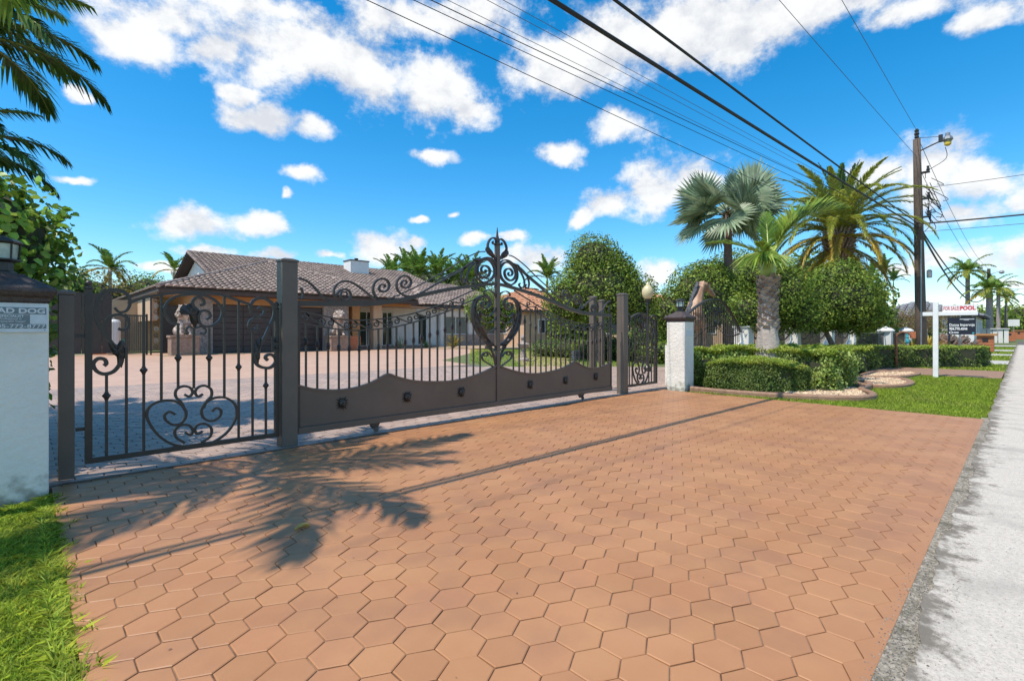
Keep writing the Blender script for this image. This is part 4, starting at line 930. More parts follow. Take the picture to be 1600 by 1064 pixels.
mb = MB(); mb.box(5.06, 5.9, 31.5, 31.56, .05, 2.6); o = tag(obj('dark_side_door', mb, M['dgate']), 'plain dark door panel behind the left lion statue', 'door')
wh = root('water_tank', (3.3, 33, 0), 'white cylindrical tank standing beside the peach side wall', 'tank'); mb = MB(); mb.lathe([(.28, .15), (.30, .2), (.30, 1.7), (.24, 1.8), (.05, 1.84)], 3.3, 33.4, 14); obj('tank_body', mb, M['white'], wh, smooth=False); mb = MB(); mb.lathe([(.3, 0), (.3, .145)], 3.3, 33.4, 10); obj('stand', mb, M['pedestal'], wh); mb = MB(); mb.tube([(3.3, 33.4, 1.8), (3.3, 33.4, 2.05), (3.6, 33.4, 2.1)], .03, 6); obj('pipe', mb, M['galv'], wh)
sw = root('side_annex', (4.5, 36, 0), 'peach side building under the left eave', 'building'); bx('wall', M['peach'], 3.4, 6.4, 38, 38.3, 0, 3.1, parent=sw); bx('wall', M['peach'], 4.9, 5.2, 33.5, 37.997, 1.8, 3.1, parent=sw); bx('door', M['pedestal'], 3.7, 4.5, 37.95, 37.997, 0, 2.1, parent=sw)
for (x, y, hh, mm, lb) in ((3.0, 34.5, .6, 'brick', 'terracotta planter by the side annex'), (3.7, 35.5, .75, 'teal', 'teal glazed pot by the side annex')):
    mb = MB(); mb.lathe([(.2, 0), (.34, hh*.5), (.28, hh*.9), (.33, hh)], x, y, 14); tag(obj('planter', mb, M[mm]), lb, 'pot')
cl = root('corbel_wall', (2.9, 33.9, 0), 'low wall of red bricks at the far left of the courtyard', 'wall')
for r in range(4):
    for k in range(6): mb = MB(); x0 = 2.3+k*.26+(r % 2)*.13; mb.box(x0, x0+.245, 33.75, 33.87, r*.085, r*.085+.075); obj('brick', mb, M['brick'], cl)
# pots and plants near the porch
def spiky(x, y, h, r, n, m, label, cat='plant', name='spiky_plant', seed=1, z0=0., w=.05):
    rg = random.Random(seed); t = root(name, (x, y, 0), label, cat)
    for kk in range(3):
        mb = MB()
        for k in range(n//3):
            a = rg.uniform(0, 6.28); e = rg.uniform(.3, 1.45); L = h*rg.uniform(.7, 1.1); dx, dy, dz = math.cos(a)*math.cos(e), math.sin(a)*math.cos(e), math.sin(e); q = (-math.sin(a)*w/2, math.cos(a)*w/2)
            b = Vector((x, y, z0)); m1 = b+Vector((dx, dy, dz))*L*.55; t1 = b+Vector((dx*1.15, dy*1.15, dz*.8))*L
            mb.add([(b.x-q[0]*.6, b.y-q[1]*.6, b.z), (b.x+q[0]*.6, b.y+q[1]*.6, b.z), (m1.x+q[0], m1.y+q[1], m1.z), (m1.x-q[0], m1.y-q[1], m1.z), tuple(t1)], [(0, 1, 2, 3), (3, 2, 4)])
        obj('leaf_cluster', mb, M[m], t)
    return t
spiky(18.9, 30.6, 1.3, .5, 40, 'silver', 'silvery spiky plant in front of the porch pillar', seed=3)
spiky(21.0, 30.5, .8, .5, 40, 'hedge_d', 'dark low spiky plant outside the house wall', seed=4)
spiky(22.3, 29.0, 1.4, .5, 60, 'yellowbush', 'reddish yellow spiky plant in the pebbles by the house', seed=5, w=.09)
mb = MB(); mb.box(14.5, 15.4, 29.7, 30.3, 0, .9); tag(obj('brick_planter', mb, M['brick']), 'square brick planter beside the right lion statue', 'planter')
# pebble beds in the courtyard
pbd = sheet('pebble_bed', [(20.6, 27.5), (26, 25.5), (31, 29), (33, 33.4), (24.5, 33.5), (20.5, 31)], .004, M['pebble_bed'])
sheet('pebble_bed', [(4.8, 29.2), (8.5, 29.3), (8.5, 31), (4.8, 31)], .004, M['pebble_bed'])
sheet('pebble_bed', [(10.5, 9.9), (11.2, 8.3), (20, 16), (26, 21), (24.5, 23), (17, 17.6)], .004, M['pebble_bed'])
# ================================================================== RIGHT PART OF THE YARD
sw2 = root('garden_stone_wall', (20, 17, 0), 'low rough stone wall edging the shrub bed in the yard', 'wall')
for k in range(34):
    for r in range(2):
        t = k/34; x = 16.5+t*7.5; y = 13.2+t*2.0; w = rnd.uniform(.22, .27); mb = MB(); mb.box(x, x+w*.9, y-.12, y+.12, r*.2+.005, r*.2+.19); bevel(obj('stone', mb, M['stonev'], sw2), .02)
def shrub(x, y, rx, ry, rz, m, label, n=1500, size=.09, seed=1, name='garden_shrub', z=None, cat='shrub', group=None):
    z = rz*.8 if z is None else z; bl = [(x, y, z, rx, ry, rz)]; t = root(name, (x, y, 0), label, cat, group); crown('foliage', bl, n, size, M[m], t, seed=seed, zmin=.01, amp=.2); core('inner_core', bl, M['core'], t, .75)
    mb = MB()
    for k in range(3): mb.tube([(x+.06*k-.06, y, -.03), (x+.12*k-.12, y+.03*k, z)], [.025, .015], 5)
    obj('stem', mb, M['bark'], t); return t
def at_d(u, d): k = (u-800)/FPX; return (d*(ca+k*sa), d*(sa-k*ca))
ys_s = [(858, 24, 1.0, .75, 'hedge_d', 'dark low shrub behind the gate beside the carved stone'), (893, 23, 1.1, .8, 'hedge_d', 'dark rounded shrub in the middle of the yard bed'), (925, 22, 1.0, .8, 'ficus', 'glossy dark shrub under the big clipped tree'), (955, 21, .9, .9, 'hedge_d', 'dark shrub behind the far gate post'), (1000, 20, 1.0, .9, 'ficus2', 'light shrub behind the far small gate'), (1030, 19, .8, .8, 'ficus', 'glossy shrub beside the lamp post')]
for i, (u, d, r, h, m, lb) in enumerate(ys_s): x, y = at_d(u, d); shrub(x, y, r, r, h*.62, m, lb, seed=20+i, n=1800, size=.1)
x, y = at_d(760, 34); tree('yard_tree', (x, y, 0), [(x, y, 2.7, 1.5, 1.5, 1.35), (x+1.2, y-.3, 2.4, 1.2, 1.2, 1.0)], (x, y, 1.8), .09, 5200, .15, M['ficus2'], 'small pale green tree behind the gate spike', seed=31)
x, y = at_d(818, 20)
cs = root('carved_stone', (x, y, 0), 'small carved stone ornament standing on the yard lawn', 'ornament'); mb = MB(); mb.lathe([(.22, 0), (.22, .1), (.12, .16), (.10, .5), (.2, .58), (.26, .7), (.12, .76), (.1, .85)], x, y, 10); obj('stem', mb, M['stonev'], cs)
mb = MB(); mb.ell((x, y, .95), (.13, .12, .13), 10, 7); obj('finial', mb, M['stonev'], cs)
# trees of the yard
x, y = at_d(935, 20)
tree('clipped_tree', (x, y, 0), [(x, y, 2.9, 1.65, 1.65, 1.45), (x-.15, y+.1, 3.95, 1.15, 1.15, 1.15), (x-.9, y+.9, 2.4, 1.0, 1.0, 1.0), (x+1.0, y-1.0, 2.5, 1.0, 1.0, 1.1), (x+.55, y-.5, 3.5, .8, .8, .9)], (x, y, 2.0), .13, 19000, .105, M['ficus'], 'tall rounded glossy green tree behind the right half of the gate', seed=41)
x, y = at_d(1095, 22)
tree('clipped_tree', (x, y, 0), [(x, y, 2.7, 1.65, 1.65, 1.5), (x+.2, y-.2, 3.4, 1.1, 1.1, .95), (x-.8, y+.8, 2.0, 1.1, 1.1, 1.1)], (x, y, 1.6), .12, 13000, .11, M['ficus'], 'rounded green tree behind the horse statue', seed=42)
x, y = at_d(1160, 27)
tree('yard_tree', (x, y, 0), [(x, y, 4.1, 2.3, 2.3, 1.5), (x-1, y+1, 3.6, 1.5, 1.5, 1.3), (x+.8, y-1, 3.2, 1.5, 1.5, 1.2)], (x, y, 2.8), .12, 9000, .14, M['ficus2'], 'pale loose tree behind the fan palm trunk', seed=43)
x, y = at_d(1214, 14.0)
tree('street_tree', (x, y, 0), [(x, y, 2.25, .98, .98, .90), (x-.25, y+.25, 2.75, .7, .7, .55), (x-.55, y+.5, 1.75, .62, .62, .60), (x+.3, y-.3, 1.75, .75, .75, .6)], (x, y, 1.4), .09, 14500, .078, M['ficus'], 'clipped street tree right behind the stout palm trunk', seed=44)
x, y = at_d(1312, 16.4)
tree('street_tree', (x, y, 0), [(x, y, 2.25, 1.25, 1.25, 1.05), (x, y, 2.85, .85, .85, .72), (x-.5, y+.5, 1.75, .8, .8, .6), (x+.35, y-.35, 1.7, .9, .9, .6)], (x-.35, y+.35, 1.4), .10, 17500, .085, M['ficus'], 'clipped street tree in front of the big date palm', seed=45)
# yard lamp
x, y = at_d(1012, 15)
lp = root('yard_lamp', (x, y, 0), 'black yard lamp with a cream acorn globe behind the far small gate', 'lamp'); mb = MB(); mb.lathe([(.10, 0), (.10, .12), (.045, .2), (.032, .5), (.028, 2.0), (.05, 2.03), (.035, 2.08), (.09, 2.14), (.09, 2.17)], x, y, 12); obj('pole', mb, M['black'], lp)
mb = MB(); mb.lathe([(.07, 2.172), (.14, 2.24), (.175, 2.36), (.165, 2.46), (.10, 2.56), (.05, 2.60)], x, y, 18); obj('globe', mb, M['globe'], lp, smooth=True); mb = MB(); mb.lathe([(.05, 2.602), (.04, 2.64), (.012, 2.68), (.004, 2.73)], x, y, 10); obj('finial', mb, M['globe'], lp)
# horse statue
x, y = at_d(1092, 15)
hr = root('horse_statue', (x, y, 0), 'tan horse statue with dark mane rising behind the arched fence', 'statue')
mb = MB(); mb.box(x-.9, x+.7, y-.35, y+.35, 0, .75); obj('pedestal', mb, M['pedestal'], hr)
q = lambda a, b, c: (x+a*.9659+b*.2588, y-a*.2588+b*.9659, .75+c)
blobby('body', [('e', q(-.25, 0, .72), (.42, .20, .25)), ('t', [q(-.5, 0, .75), q(.05, 0, .85)], [.24, .23]), ('t', [q(-.22, 0, .95), q(-.14, 0, 1.28), q(-.02, 0, 1.58), q(.08, 0, 1.80)], [.28, .22, .155, .115]),
    ('t', [q(.08, 0, 1.88), q(.24, 0, 1.84), q(.42, 0, 1.73), q(.60, 0, 1.60), q(.66, 0, 1.56)], [.105, .125, .092, .072, .066]), ('e', q(.20, 0, 1.73), (.11, .08, .12)), ('e', q(.65, 0, 1.56), (.065, .06, .06)),
    ('t', [q(.13, .06, 1.88), q(.14, .075, 2.0)], [.035, .012]), ('t', [q(.13, -.06, 1.88), q(.14, -.075, 2.0)], [.035, .012]),
    ('t', [q(.08, .12, .7), q(.12, .12, .38), q(.10, .12, .02)], [.10, .055, .05]), ('t', [q(.08, -.12, .7), q(.12, -.12, .38), q(.10, -.12, .02)], [.10, .055, .05]), ('t', [q(-.5, .12, .7), q(-.58, .12, .38), q(-.5, .12, .02)], [.14, .06, .05]), ('t', [q(-.5, -.12, .7), q(-.58, -.12, .38), q(-.5, -.12, .02)], [.14, .06, .05]),
    ('t', [q(-.7, 0, .85), q(-.85, 0, .6), q(-.86, 0, .25)], [.06, .08, .03])], M['horse'], hr, vox=.028)
mb = MB()
for k in range(44):
    t = k/43; c = Vector(q(-.05-.36*t+rnd.uniform(-.02, .02), rnd.uniform(-.05, .05), 1.93-.92*t)); d = Vector(q(-.22-.42*t, rnd.uniform(-.08, .08), 1.80-.95*t)); c2 = c+(d-c)*.6+Vector((0, 0, -.06))
    mb.tube([c, c2, c2+Vector((-.05, 0, -.14))], [.035, .042, .010], 6)
obj('mane', mb, M['mane'], hr, smooth=True)
for s_ in (-1, 1):
    mb = MB(); mb.ell(q(.27, s_*.108, 1.86), (.024, .02, .02), 8, 6); obj('eye', mb, M['black'], hr)
    mb = MB(); mb.ell(q(.69, s_*.045, 1.585), (.014, .012, .014), 8, 6); obj('nostril', mb, M['black'], hr)
# perimeter fence: pillars, low wall, arched iron panels
pf = 5.43
def pillar(x, label):
    p = root('wall_pillar', (x, pf, 0), label, 'pillar', 'white pillars along the iron fence'); mb = MB(); mb.box(x-.20, x+.20, pf-.2, pf+.2, 0, 1.30); bevel(obj('shaft', mb, M['stucco'], p), .01); mb = MB(); mb.box(x-.23, x+.23, pf-.23, pf+.23, 1.302, 1.35); bevel(obj('coping', mb, M['stucco'], p), .01)
px_ = [14.35, 18.6, 22.9, 26.6]
for x, lb in zip(px_, ('white stucco pillar where the arched fence panel ends', 'white stucco pillar just right of the stout palm trunk', 'white stucco pillar under the date palm side of the street trees', 'broad white stucco pillar right of the second street tree')): pillar(x, lb)
def arch_panel(x0, x1, zl_, zr_, peak, label, xp=.5, n=None):
    f = root('fence_panel', ((x0+x1)/2, pf, 0), label, 'fence', 'arched iron panels along the front fence'); mb = MB(); mb.box(x0, x1, pf-.1, pf+.1, 0, .35)
    cw = []
    for k in range(13): t = k/12; cw.append((x0+(x1-x0)*t, .45+.45*(2*t-1)**2))
    mb = MB(); mb.prism_y([(x0, 0)]+cw+[(x1, 0)], pf-.09, pf+.09); obj('curved_wall', mb, M['stucco'], f)
    top = lambda t: (zl_+(peak-zl_)*math.sin(min(1, t/xp)*math.pi/2)**1.0 if t < xp else zr_+(peak-zr_)*math.cos((t-xp)/(1-xp)*math.pi/2)**1.1)
    arc = [(x0+(x1-x0)*k/24, top(k/24)) for k in range(25)]; mb = MB(); mb.bar(arc, .045, pf, .06); obj('top_rail', mb, M['horse'] if False else M['iron'], f)
    n = n or int((x1-x0)/.115)
    for k in range(1, n):
        t = k/n; x = x0+(x1-x0)*t; zb = .45+.45*(2*t-1)**2; mb = MB(); mb.box(x-.009, x+.009, pf-.009, pf+.009, zb+.02, top(t)-.02); b_ = obj('picket', mb, M['iron'], f)
        zc = (zb+top(t))*.5+.12*math.cos(t*12); mb = MB(); mb.lathe([(.012, zc-.03), (.028, zc), (.012, zc+.03)], x, pf, 6); obj('collar', mb, M['iron'], b_)
    xm = x0+(x1-x0)*xp
    for s_ in (-1, 1):
        for (cz, r) in ((peak-.30, .13), (peak-.62, .10)):
            P = [(xm+s_*(p[0]-xm), p[1]) for p in spiral((xm+.14, cz), .02, r, 2.5, 1.5, 24)]; mb = MB(); mb.bar(P, .02, pf-.012, .03); obj('scroll', mb, M['iron'], f)
    return f
arch_panel(10.12, 14.12, 1.15, 1.20, 2.02, 'arched iron fence panel in front of the horse statue', xp=.62)
arch_panel(14.58, 18.38, 1.15, 1.15, 1.75, 'arched iron fence panel behind the stout palm', xp=.5)
arch_panel(18.83, 22.67, 1.15, 1.15, 1.75, 'arched iron fence panel behind the second street tree', xp=.5)
arch_panel(23.13, 26.37, 1.15, 1.15, 1.7, 'last arched iron fence panel before the neighbour fence', xp=.5)
# neighbour's fence with mushroom capped pillars
nf = root('neighbour_fence', (40, pf, 0), 'plain dark picket fence of the next property', 'fence')
for x0, x1 in ((27.0, 34.6), (35.3, 41.6), (42.3, 49.5)):
    mb = MB(); mb.box(x0, x1, pf-.02, pf+.02, 1.10, 1.14); obj('rail', mb, M['iron'], nf); mb = MB(); mb.box(x0, x1, pf-.02, pf+.02, .12, .16); obj('rail', mb, M['iron'], nf)
    for k in range(int((x1-x0)/.17)): mb = MB(); x = x0+.1+k*.17; mb.box(x-.01, x+.01, pf-.01, pf+.01, .163, 1.097); obj('picket', mb, M['iron'], nf)
for x, lb in ((34.95, 'nearest mushroom-capped pillar of the next property'), (41.95, 'middle mushroom-capped pillar beside the utility pole'), (49.9, 'farthest mushroom-capped pillar of the next property')):
    p = root('gate_pillar', (x, pf, 0), lb, 'pillar'); mb = MB(); mb.box(x-.3, x+.3, pf-.3, pf+.3, 0, 1.2); obj('shaft', mb, M['wwall'], p); mb = MB(); mb.lathe([(.44, 1.203), (.44, 1.26), (.3, 1.38), (.08, 1.44), (.08, 1.5)], x, pf, 14); obj('cap', mb, M['wwall'], p)
# ================================================================== HEDGES, BEDS, LAWN
def hedge(name, poly, h, m_side, m_top, n, size, label, seed=1, inset=.06, group=None, dome=0., ztop=None):
    """clipped hedge over a ground polygon: leafy sides and top"""
    rs = np.random.RandomState(seed); cx = sum(p[0] for p in poly)/len(poly); cy = sum(p[1] for p in poly)/len(poly)
    t = root(name, (cx, cy, 0), label, 'hedge', group); A = sum(poly[i][0]*poly[(i+1) % len(poly)][1]-poly[(i+1) % len(poly)][0]*poly[i][1] for i in range(len(poly)))
    P_ = poly if A > 0 else poly[::-1]; per = [(P_[i], P_[(i+1) % len(P_)]) for i in range(len(P_))]; L = np.array([math.dist(a, b) for a, b in per]); aside = L.sum()*h; atop = abs(A)/2
    ns = int(n*aside/(aside+atop)); nt_ = n-ns
    maxd = max(math.dist(p, (cx, cy)) for p in P_)
    hz = lambda x, y: h+dome*(1-np.clip(np.hypot(x-cx, y-cy)/maxd, 0, 1)**2)-dome
    e = rs.choice(len(per), ns, p=L/L.sum()); f = rs.rand(ns); a = np.array([per[i][0] for i in e]); b = np.array([per[i][1] for i in e]); xy = a+(b-a)*f[:, None]; d = unit(np.concatenate([b-a, np.zeros((ns, 1))], 1)); nrm = np.stack([d[:, 1], -d[:, 0], np.zeros(ns)], 1)
    zz = rs.rand(ns)**.85*hz(xy[:, 0], xy[:, 1]); lo_ = 2.2 if inset > .09 else 1.; off = -inset*rs.rand(ns)*1.6+lo_*(.05*np.sin(xy[:, 0]*5+zz*6)+.04*np.sin(xy[:, 1]*7+zz*3)+.025*rs.normal(size=ns))-(.10 if lo_ < 2 else .26)*np.clip((zz/h-.65)*2.9, 0, 1)**2
    P = np.concatenate([xy, zz[:, None]], 1)+nrm*off[:, None]; V, F = leaf_quads(P, unit(nrm+rs.normal(size=P.shape)*.55+np.array([0, 0, .35])), size, rs, .55)
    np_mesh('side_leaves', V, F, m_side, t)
    pts = []
    xs2 = [p[0] for p in P_]; ys2 = [p[1] for p in P_]
    while len(pts) < nt_:
        c = np.stack([rs.uniform(min(xs2), max(xs2), 4000), rs.uniform(min(ys2), max(ys2), 4000)], 1); ins = np.zeros(len(c), bool); j = len(P_)-1
        for i in range(len(P_)):
            yi, yj, xi, xj = P_[i][1], P_[j][1], P_[i][0], P_[j][0]
            if yi != yj: k = ((yi > c[:, 1]) != (yj > c[:, 1])) & (c[:, 0] < (xj-xi)*(c[:, 1]-yi)/(yj-yi)+xi); ins ^= k
            j = i
        pts += list(c[ins])
    c = np.array(pts[:nt_]); z = hz(c[:, 0], c[:, 1])+(.03 if inset < .1 else .075)*np.sin(c[:, 0]*6)*np.cos(c[:, 1]*5)+rs.normal(size=nt_)*.018-.05*rs.rand(nt_)
    V, F = leaf_quads(np.concatenate([c, z[:, None]], 1), unit(rs.normal(size=(nt_, 3))*.6+np.array([0, 0, 1.])), size, rs, .55, up=.6)
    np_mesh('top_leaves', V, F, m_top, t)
    kk = .15 if inset < .1 else .24; ip = [(cx+(p[0]-cx)*(1-kk/max(.2, math.dist(p, (cx, cy)))), cy+(p[1]-cy)*(1-kk/max(.2, math.dist(p, (cx, cy))))) for p in P_]
    mb = MB(); mb.prism_z(ip, 0, h-dome*.9-(.10 if inset < .1 else .20)); obj('inner_core', mb, M['core'], t); return t
def oval(cx, cy, a, b, ang, n=18): return [(cx+a*math.cos(t)*math.cos(ang)-b*math.sin(t)*math.sin(ang), cy+a*math.cos(t)*math.sin(ang)+b*math.sin(t)*math.cos(ang)) for t in [2*math.pi*k/n for k in range(n)]]
bed = [(10.12, 5.2), (9.85, 4.78), (9.78, 4.2), (9.85, 3.5), (10.0, 2.9), (10.25, 2.35), (10.6, 2.0), (11.1, 1.9), (11.6, 2.05), (12.2, 2.3), (13.4, 2.35), (14.2, 2.7), (15, 3.2), (17, 3.4), (17, 5.3)]
sheet('planting_bed', bed, .02, M['mulch'], th=.07)
def curbing(P, w=.11, h=.07, name='bed_edging', label='brown moulded edging around the planting bed', n=5):
    Q = [tuple(p) for p in catmull(P, n)]; k_ = len(Q); V = []; F = []
    for i, p in enumerate(Q):
        a = Vector(Q[max(i-1, 0)]); b = Vector(Q[min(i+1, k_-1)]); t = (b-a).normalized(); q_ = Vector((-t[1], t[0]))
        for (o_, z) in ((-w/2, -.05), (-w/2, h*.6), (-w*.28, h), (w*.28, h), (w/2, h*.7), (w/2, -.05)): V.append((p[0]+q_[0]*o_, p[1]+q_[1]*o_, z))
    for i in range(k_-1):
        for j in range(6): F.append((i*6+j, i*6+6+j, i*6+6+(j+1) % 6, i*6+(j+1) % 6))
    mb = MB(); mb.add(V, F); return tag(obj(name, mb, M['curb']), label, 'edging')
curbing(bed[1:12])
def pebbles(name, poly, n, s, label, z=.03, seed=2, m='pebble'):
    rg = random.Random(seed); g = MB(); xs2 = [p[0] for p in poly]; ys2 = [p[1] for p in poly]; c = 0
    def ins(x, y):
        r = False; j = len(poly)-1
        for i in range(len(poly)):
            if (poly[i][1] > y) != (poly[j][1] > y) and x < (poly[j][0]-poly[i][0])*(y-poly[i][1])/(poly[j][1]-poly[i][1])+poly[i][0]: r = not r
            j = i
        return r
    while c < n:
        x, y = rg.uniform(min(xs2), max(xs2)), rg.uniform(min(ys2), max(ys2))
        if not ins(x, y): continue
        c += 1; a = s*rg.uniform(.6, 1.3); th = rg.uniform(0, 3); c_, s2 = math.cos(th), math.sin(th); vv = [(1, 0, 0), (.4, .7, 0), (-.6, .6, 0), (-1, 0, 0), (-.4, -.7, 0), (.6, -.6, 0), (.25, .1, .7), (-.3, -.1, .65)]
        g.add([(x+a*(p*c_-q2*s2), y+a*(p*s2+q2*c_), z+a*r) for p, q2, r in vv], [(0, 1, 6), (1, 2, 6), (2, 7, 6), (2, 3, 7), (3, 4, 7), (4, 5, 7), (5, 6, 7), (5, 0, 6)])
    return tag(obj(name, g, M[m]), label, 'pebbles', kind='stuff')
pebbles('bed_pebbles', [(10.2, 2.5), (10.6, 2.1), (11.1, 2.0), (11.7, 2.2), (12.6, 2.5), (11.6, 2.9), (10.4, 3.2)], 1500, .022, 'pale pebbles at the rounded end of the planting bed')
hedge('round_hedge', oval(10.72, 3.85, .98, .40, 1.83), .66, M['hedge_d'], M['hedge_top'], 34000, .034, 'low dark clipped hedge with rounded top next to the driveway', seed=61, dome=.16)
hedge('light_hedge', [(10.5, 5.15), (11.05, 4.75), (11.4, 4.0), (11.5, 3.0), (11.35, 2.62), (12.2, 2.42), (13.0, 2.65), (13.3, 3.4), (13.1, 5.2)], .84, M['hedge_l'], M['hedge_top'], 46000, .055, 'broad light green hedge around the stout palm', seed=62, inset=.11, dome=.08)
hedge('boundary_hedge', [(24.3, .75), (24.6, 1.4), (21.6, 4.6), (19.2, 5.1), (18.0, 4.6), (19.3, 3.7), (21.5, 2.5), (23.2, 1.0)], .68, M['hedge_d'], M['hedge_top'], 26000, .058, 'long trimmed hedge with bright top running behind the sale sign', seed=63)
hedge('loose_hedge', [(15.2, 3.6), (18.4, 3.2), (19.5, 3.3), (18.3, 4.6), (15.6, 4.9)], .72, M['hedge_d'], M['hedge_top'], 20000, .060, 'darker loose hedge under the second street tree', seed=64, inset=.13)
# mulch rings and pebble patches
for nm, P, lb in (('pebble_ring', oval(14.6, 2.35, 1.35, .55, .1), 'pebble bed with brown edging beside the light hedge'), ('pebble_ring', oval(17.2, 2.55, 1.5, .45, -.15), 'smaller pebble bed behind the sale sign post')):
    r_ = root(nm, (P[0][0], P[0][1], 0), lb, 'flower bed'); mb = MB(); mb.prism_z(P, -.05, .015); obj('mulch', mb, M['pebble_bed'], r_)
    pb = pebbles('pebbles', P, 1100, .026, None, z=.012, seed=int(P[0][0]*10)); pb.parent = r_; pb.location = -WL[r_.name]
    del pb['kind']; tag(pb, kind='stuff')
    if 'category' in pb: del pb['category']
    cbo = curbing(P+[P[0]], w=.14, h=.05, name='edging'); cbo.parent = r_; cbo.location = -WL[r_.name]
    for kx in ('label', 'category'): del cbo[kx]
# grass
def grass(name, n, region, hmin, hmax, w, label, seed=1, z=-.045, lean=.5):
    rs = np.random.RandomState(seed); xy = region(rs, n); n = len(xy); h = hmin+(hmax-hmin)*rs.rand(n); a = rs.rand(n)*6.283; ln = lean*rs.rand(n); th = rs.rand(n)*6.283
    q = np.stack([np.cos(th), np.sin(th), np.zeros(n)], 1)*w*(.6+.8*rs.rand(n))[:, None]/2; b = np.concatenate([xy, np.full((n, 1), z)], 1); d = np.stack([np.cos(a)*ln, np.sin(a)*ln, np.ones(n)], 1)
    m_ = b+d*(h*.55)[:, None]; t = b+np.stack([np.cos(a)*ln*1.9, np.sin(a)*ln*1.9, np.ones(n)*.88], 1)*h[:, None]
    V = np.stack([b-q, b+q, m_+q*.8, m_-q*.8, t], 1).reshape(-1, 3)
    V = np.stack([b-q, b+q, m_+q*.8, t, m_-q*.8], 1).reshape(-1, 3); F = np.arange(5*n).reshape(n, 5)
    return tag(np_mesh(name, V, F, M['grass']), label, 'grass', kind='stuff')
def reg_left(rs, n):
    d = rs.rand(n)**.6; y = 1.15+3.85*rs.rand(n); x = .125-1.1*rs.rand(n)**1.1; x = x+.02*np.sin(y*9)+.012*np.sin(y*31); e = rs.rand(n) < .12; x[e] = .07+rs.rand(e.sum())**2*.10+.015*np.sin(y[e]*23); y2 = y.copy()
    k = (y < 4.97); return np.stack([x, y2], 1)[k]
grass('near_lawn', 75000, reg_left, .025, .058, .0075, 'lush grass along the near edge of the driveway under the dog sign column', seed=71, lean=.75)
def reg_fringe(rs, n):
    y = .36+4.6*rs.rand(n); x = .07+.075*rs.rand(n)**2.2*(1+.5*np.sin(y*17)+.5*np.sin(y*41)); return np.stack([x, y], 1)
grass('lawn_fringe', 5200, reg_fringe, .02, .05, .007, 'ragged blades creeping over the left edge of the driveway', seed=75, z=-.012, lean=1.3)
def reg_right(rs, n):
    x = 9.44+8.5*rs.rand(n)**1.15; y = .32+4.6*rs.rand(n)**1.05; top = np.interp(x, [9.44, 9.7, 9.9, 10.2, 10.6, 11.6, 12.4, 13.3, 18], [4.8, 4.5, 3.0, 2.3, 1.9, 1.95, 2.2, 2.25, 2.3]); k = y < top+.03*rs.normal(size=n)
    e1 = ((x-14.6)/1.4)**2+((y-2.35)/.6)**2 > 1; e2 = ((x-17.2)/1.55)**2+((y-2.55)/.5)**2 > 1; return np.stack([x, y], 1)[k & e1 & e2]
grass('verge_lawn', 95000, reg_right, .035, .075, .009, 'bright lawn around the sale sign', seed=72, z=-.05)
def reg_far(rs, n):
    x = 21.3+34*rs.rand(n)**1.6; y = .4+4.6*rs.rand(n); k = ~(((x > 26.1) & (x < 29.6)) | ((x > 35.4) & (x < 38.1)) | ((x > 43.4) & (x < 47.1))); return np.stack([x, y], 1)[k]
grass('far_verge_lawn', 26000, reg_far, .05, .10, .03, 'grass strips between the concrete drives farther down the street', seed=73, z=-.055)
def reg_in(rs, n):
    x, y = rs.uniform(12, 30, n), rs.uniform(8, 30, n); d = ca*x+sa*y; u = 800+FPX*(sa*x-ca*y)/d; k = (u > 735) & (u < 1000) & (d > 17) & (d < 33); return np.stack([x, y], 1)[k]
grass('inner_lawn_grass', 50000, reg_in, .04, .09, .02, 'sunny lawn seen through the right half of the gate', seed=74, z=-.006)
# ================================================================== PALMS
def pinnate_palm(name, base, top, r0, r1, specs, meshes, mt, label, cat='palm', seed=1, group=None, shaft=None, rings=True):
    """specs: (azimuth, mesh key, scale)"""
    p = root(name, base, label, cat, group); palm_trunk(p, base, top, r0, r1, mt, rings)
    if shaft:
        t = Vector(top); mb = MB(); mb.tube([t, t+Vector((0, 0, shaft*.4)), t+Vector((.02, 0, shaft))], [r1*1.05, r1*1.15, r1*.45], 12); obj('crownshaft', mb, M['shaft'], p, smooth=True)
    z = Vector((0, 0, (shaft or 0)*.9))
    for (a, k, s) in specs: put('frond', meshes[k], p, Vector(top)+z, a, s)
    return p
rg = random.Random(11)
# feathery palms overhanging from the left
AS = {k: frond_mesh(1.95, e, dr, 40, .50, .036, [M['rachis'], M['frond_mid']], seed=180+k, vup=.1, sag=.9, rr=.02) for k, (e, dr) in enumerate(((1.0, 1.3), (.6, 1.4), (.25, 1.2), (1.4, .8)))}
AD = {k: frond_mesh(1.9, e, dr, 62, .52, .042, [M['rachis'], M['frond_mid' if k in (0, 3) else 'frond_dark']], seed=80+k, vup=.15, sag=.95, rr=.02) for k, (e, dr) in enumerate(((1.15, 1.3), (.75, 1.5), (.35, 1.35), (1.4, .8)))}
def adon(x, y, h, lean, label, seed, s=1., n=13, me=None):
    rr = random.Random(seed); sp_ = [(2*math.pi*k/n*1.0+rr.uniform(-.2, .2), [0, 1, 2][k % 3] if k < n-2 else 3, s*rr.uniform(.9, 1.08)) for k in range(n)]
    return pinnate_palm('feather_palm', (x, y, -.05), (x+lean[0], y+lean[1], h), .085, .06, sp_, me or AD, M['pbark'], label, seed=seed, shaft=.55, group='feathery palms along the left boundary')
adon(-1.3, 4.95, 4.35, (.15, .0), 'feather palm just off the left edge whose fronds shade the paving', 5, 1.14, 13, AS)
adon(-1.0, 8.85, 4.25, (.35, .0), 'taller feather palm at the upper left corner with hanging fronds', 6, .86, 30)
adon(-1.0, 8.2, 2.65, (.25, .0), 'lower feather palm with fronds just above the left shrub', 9, .62, 26)
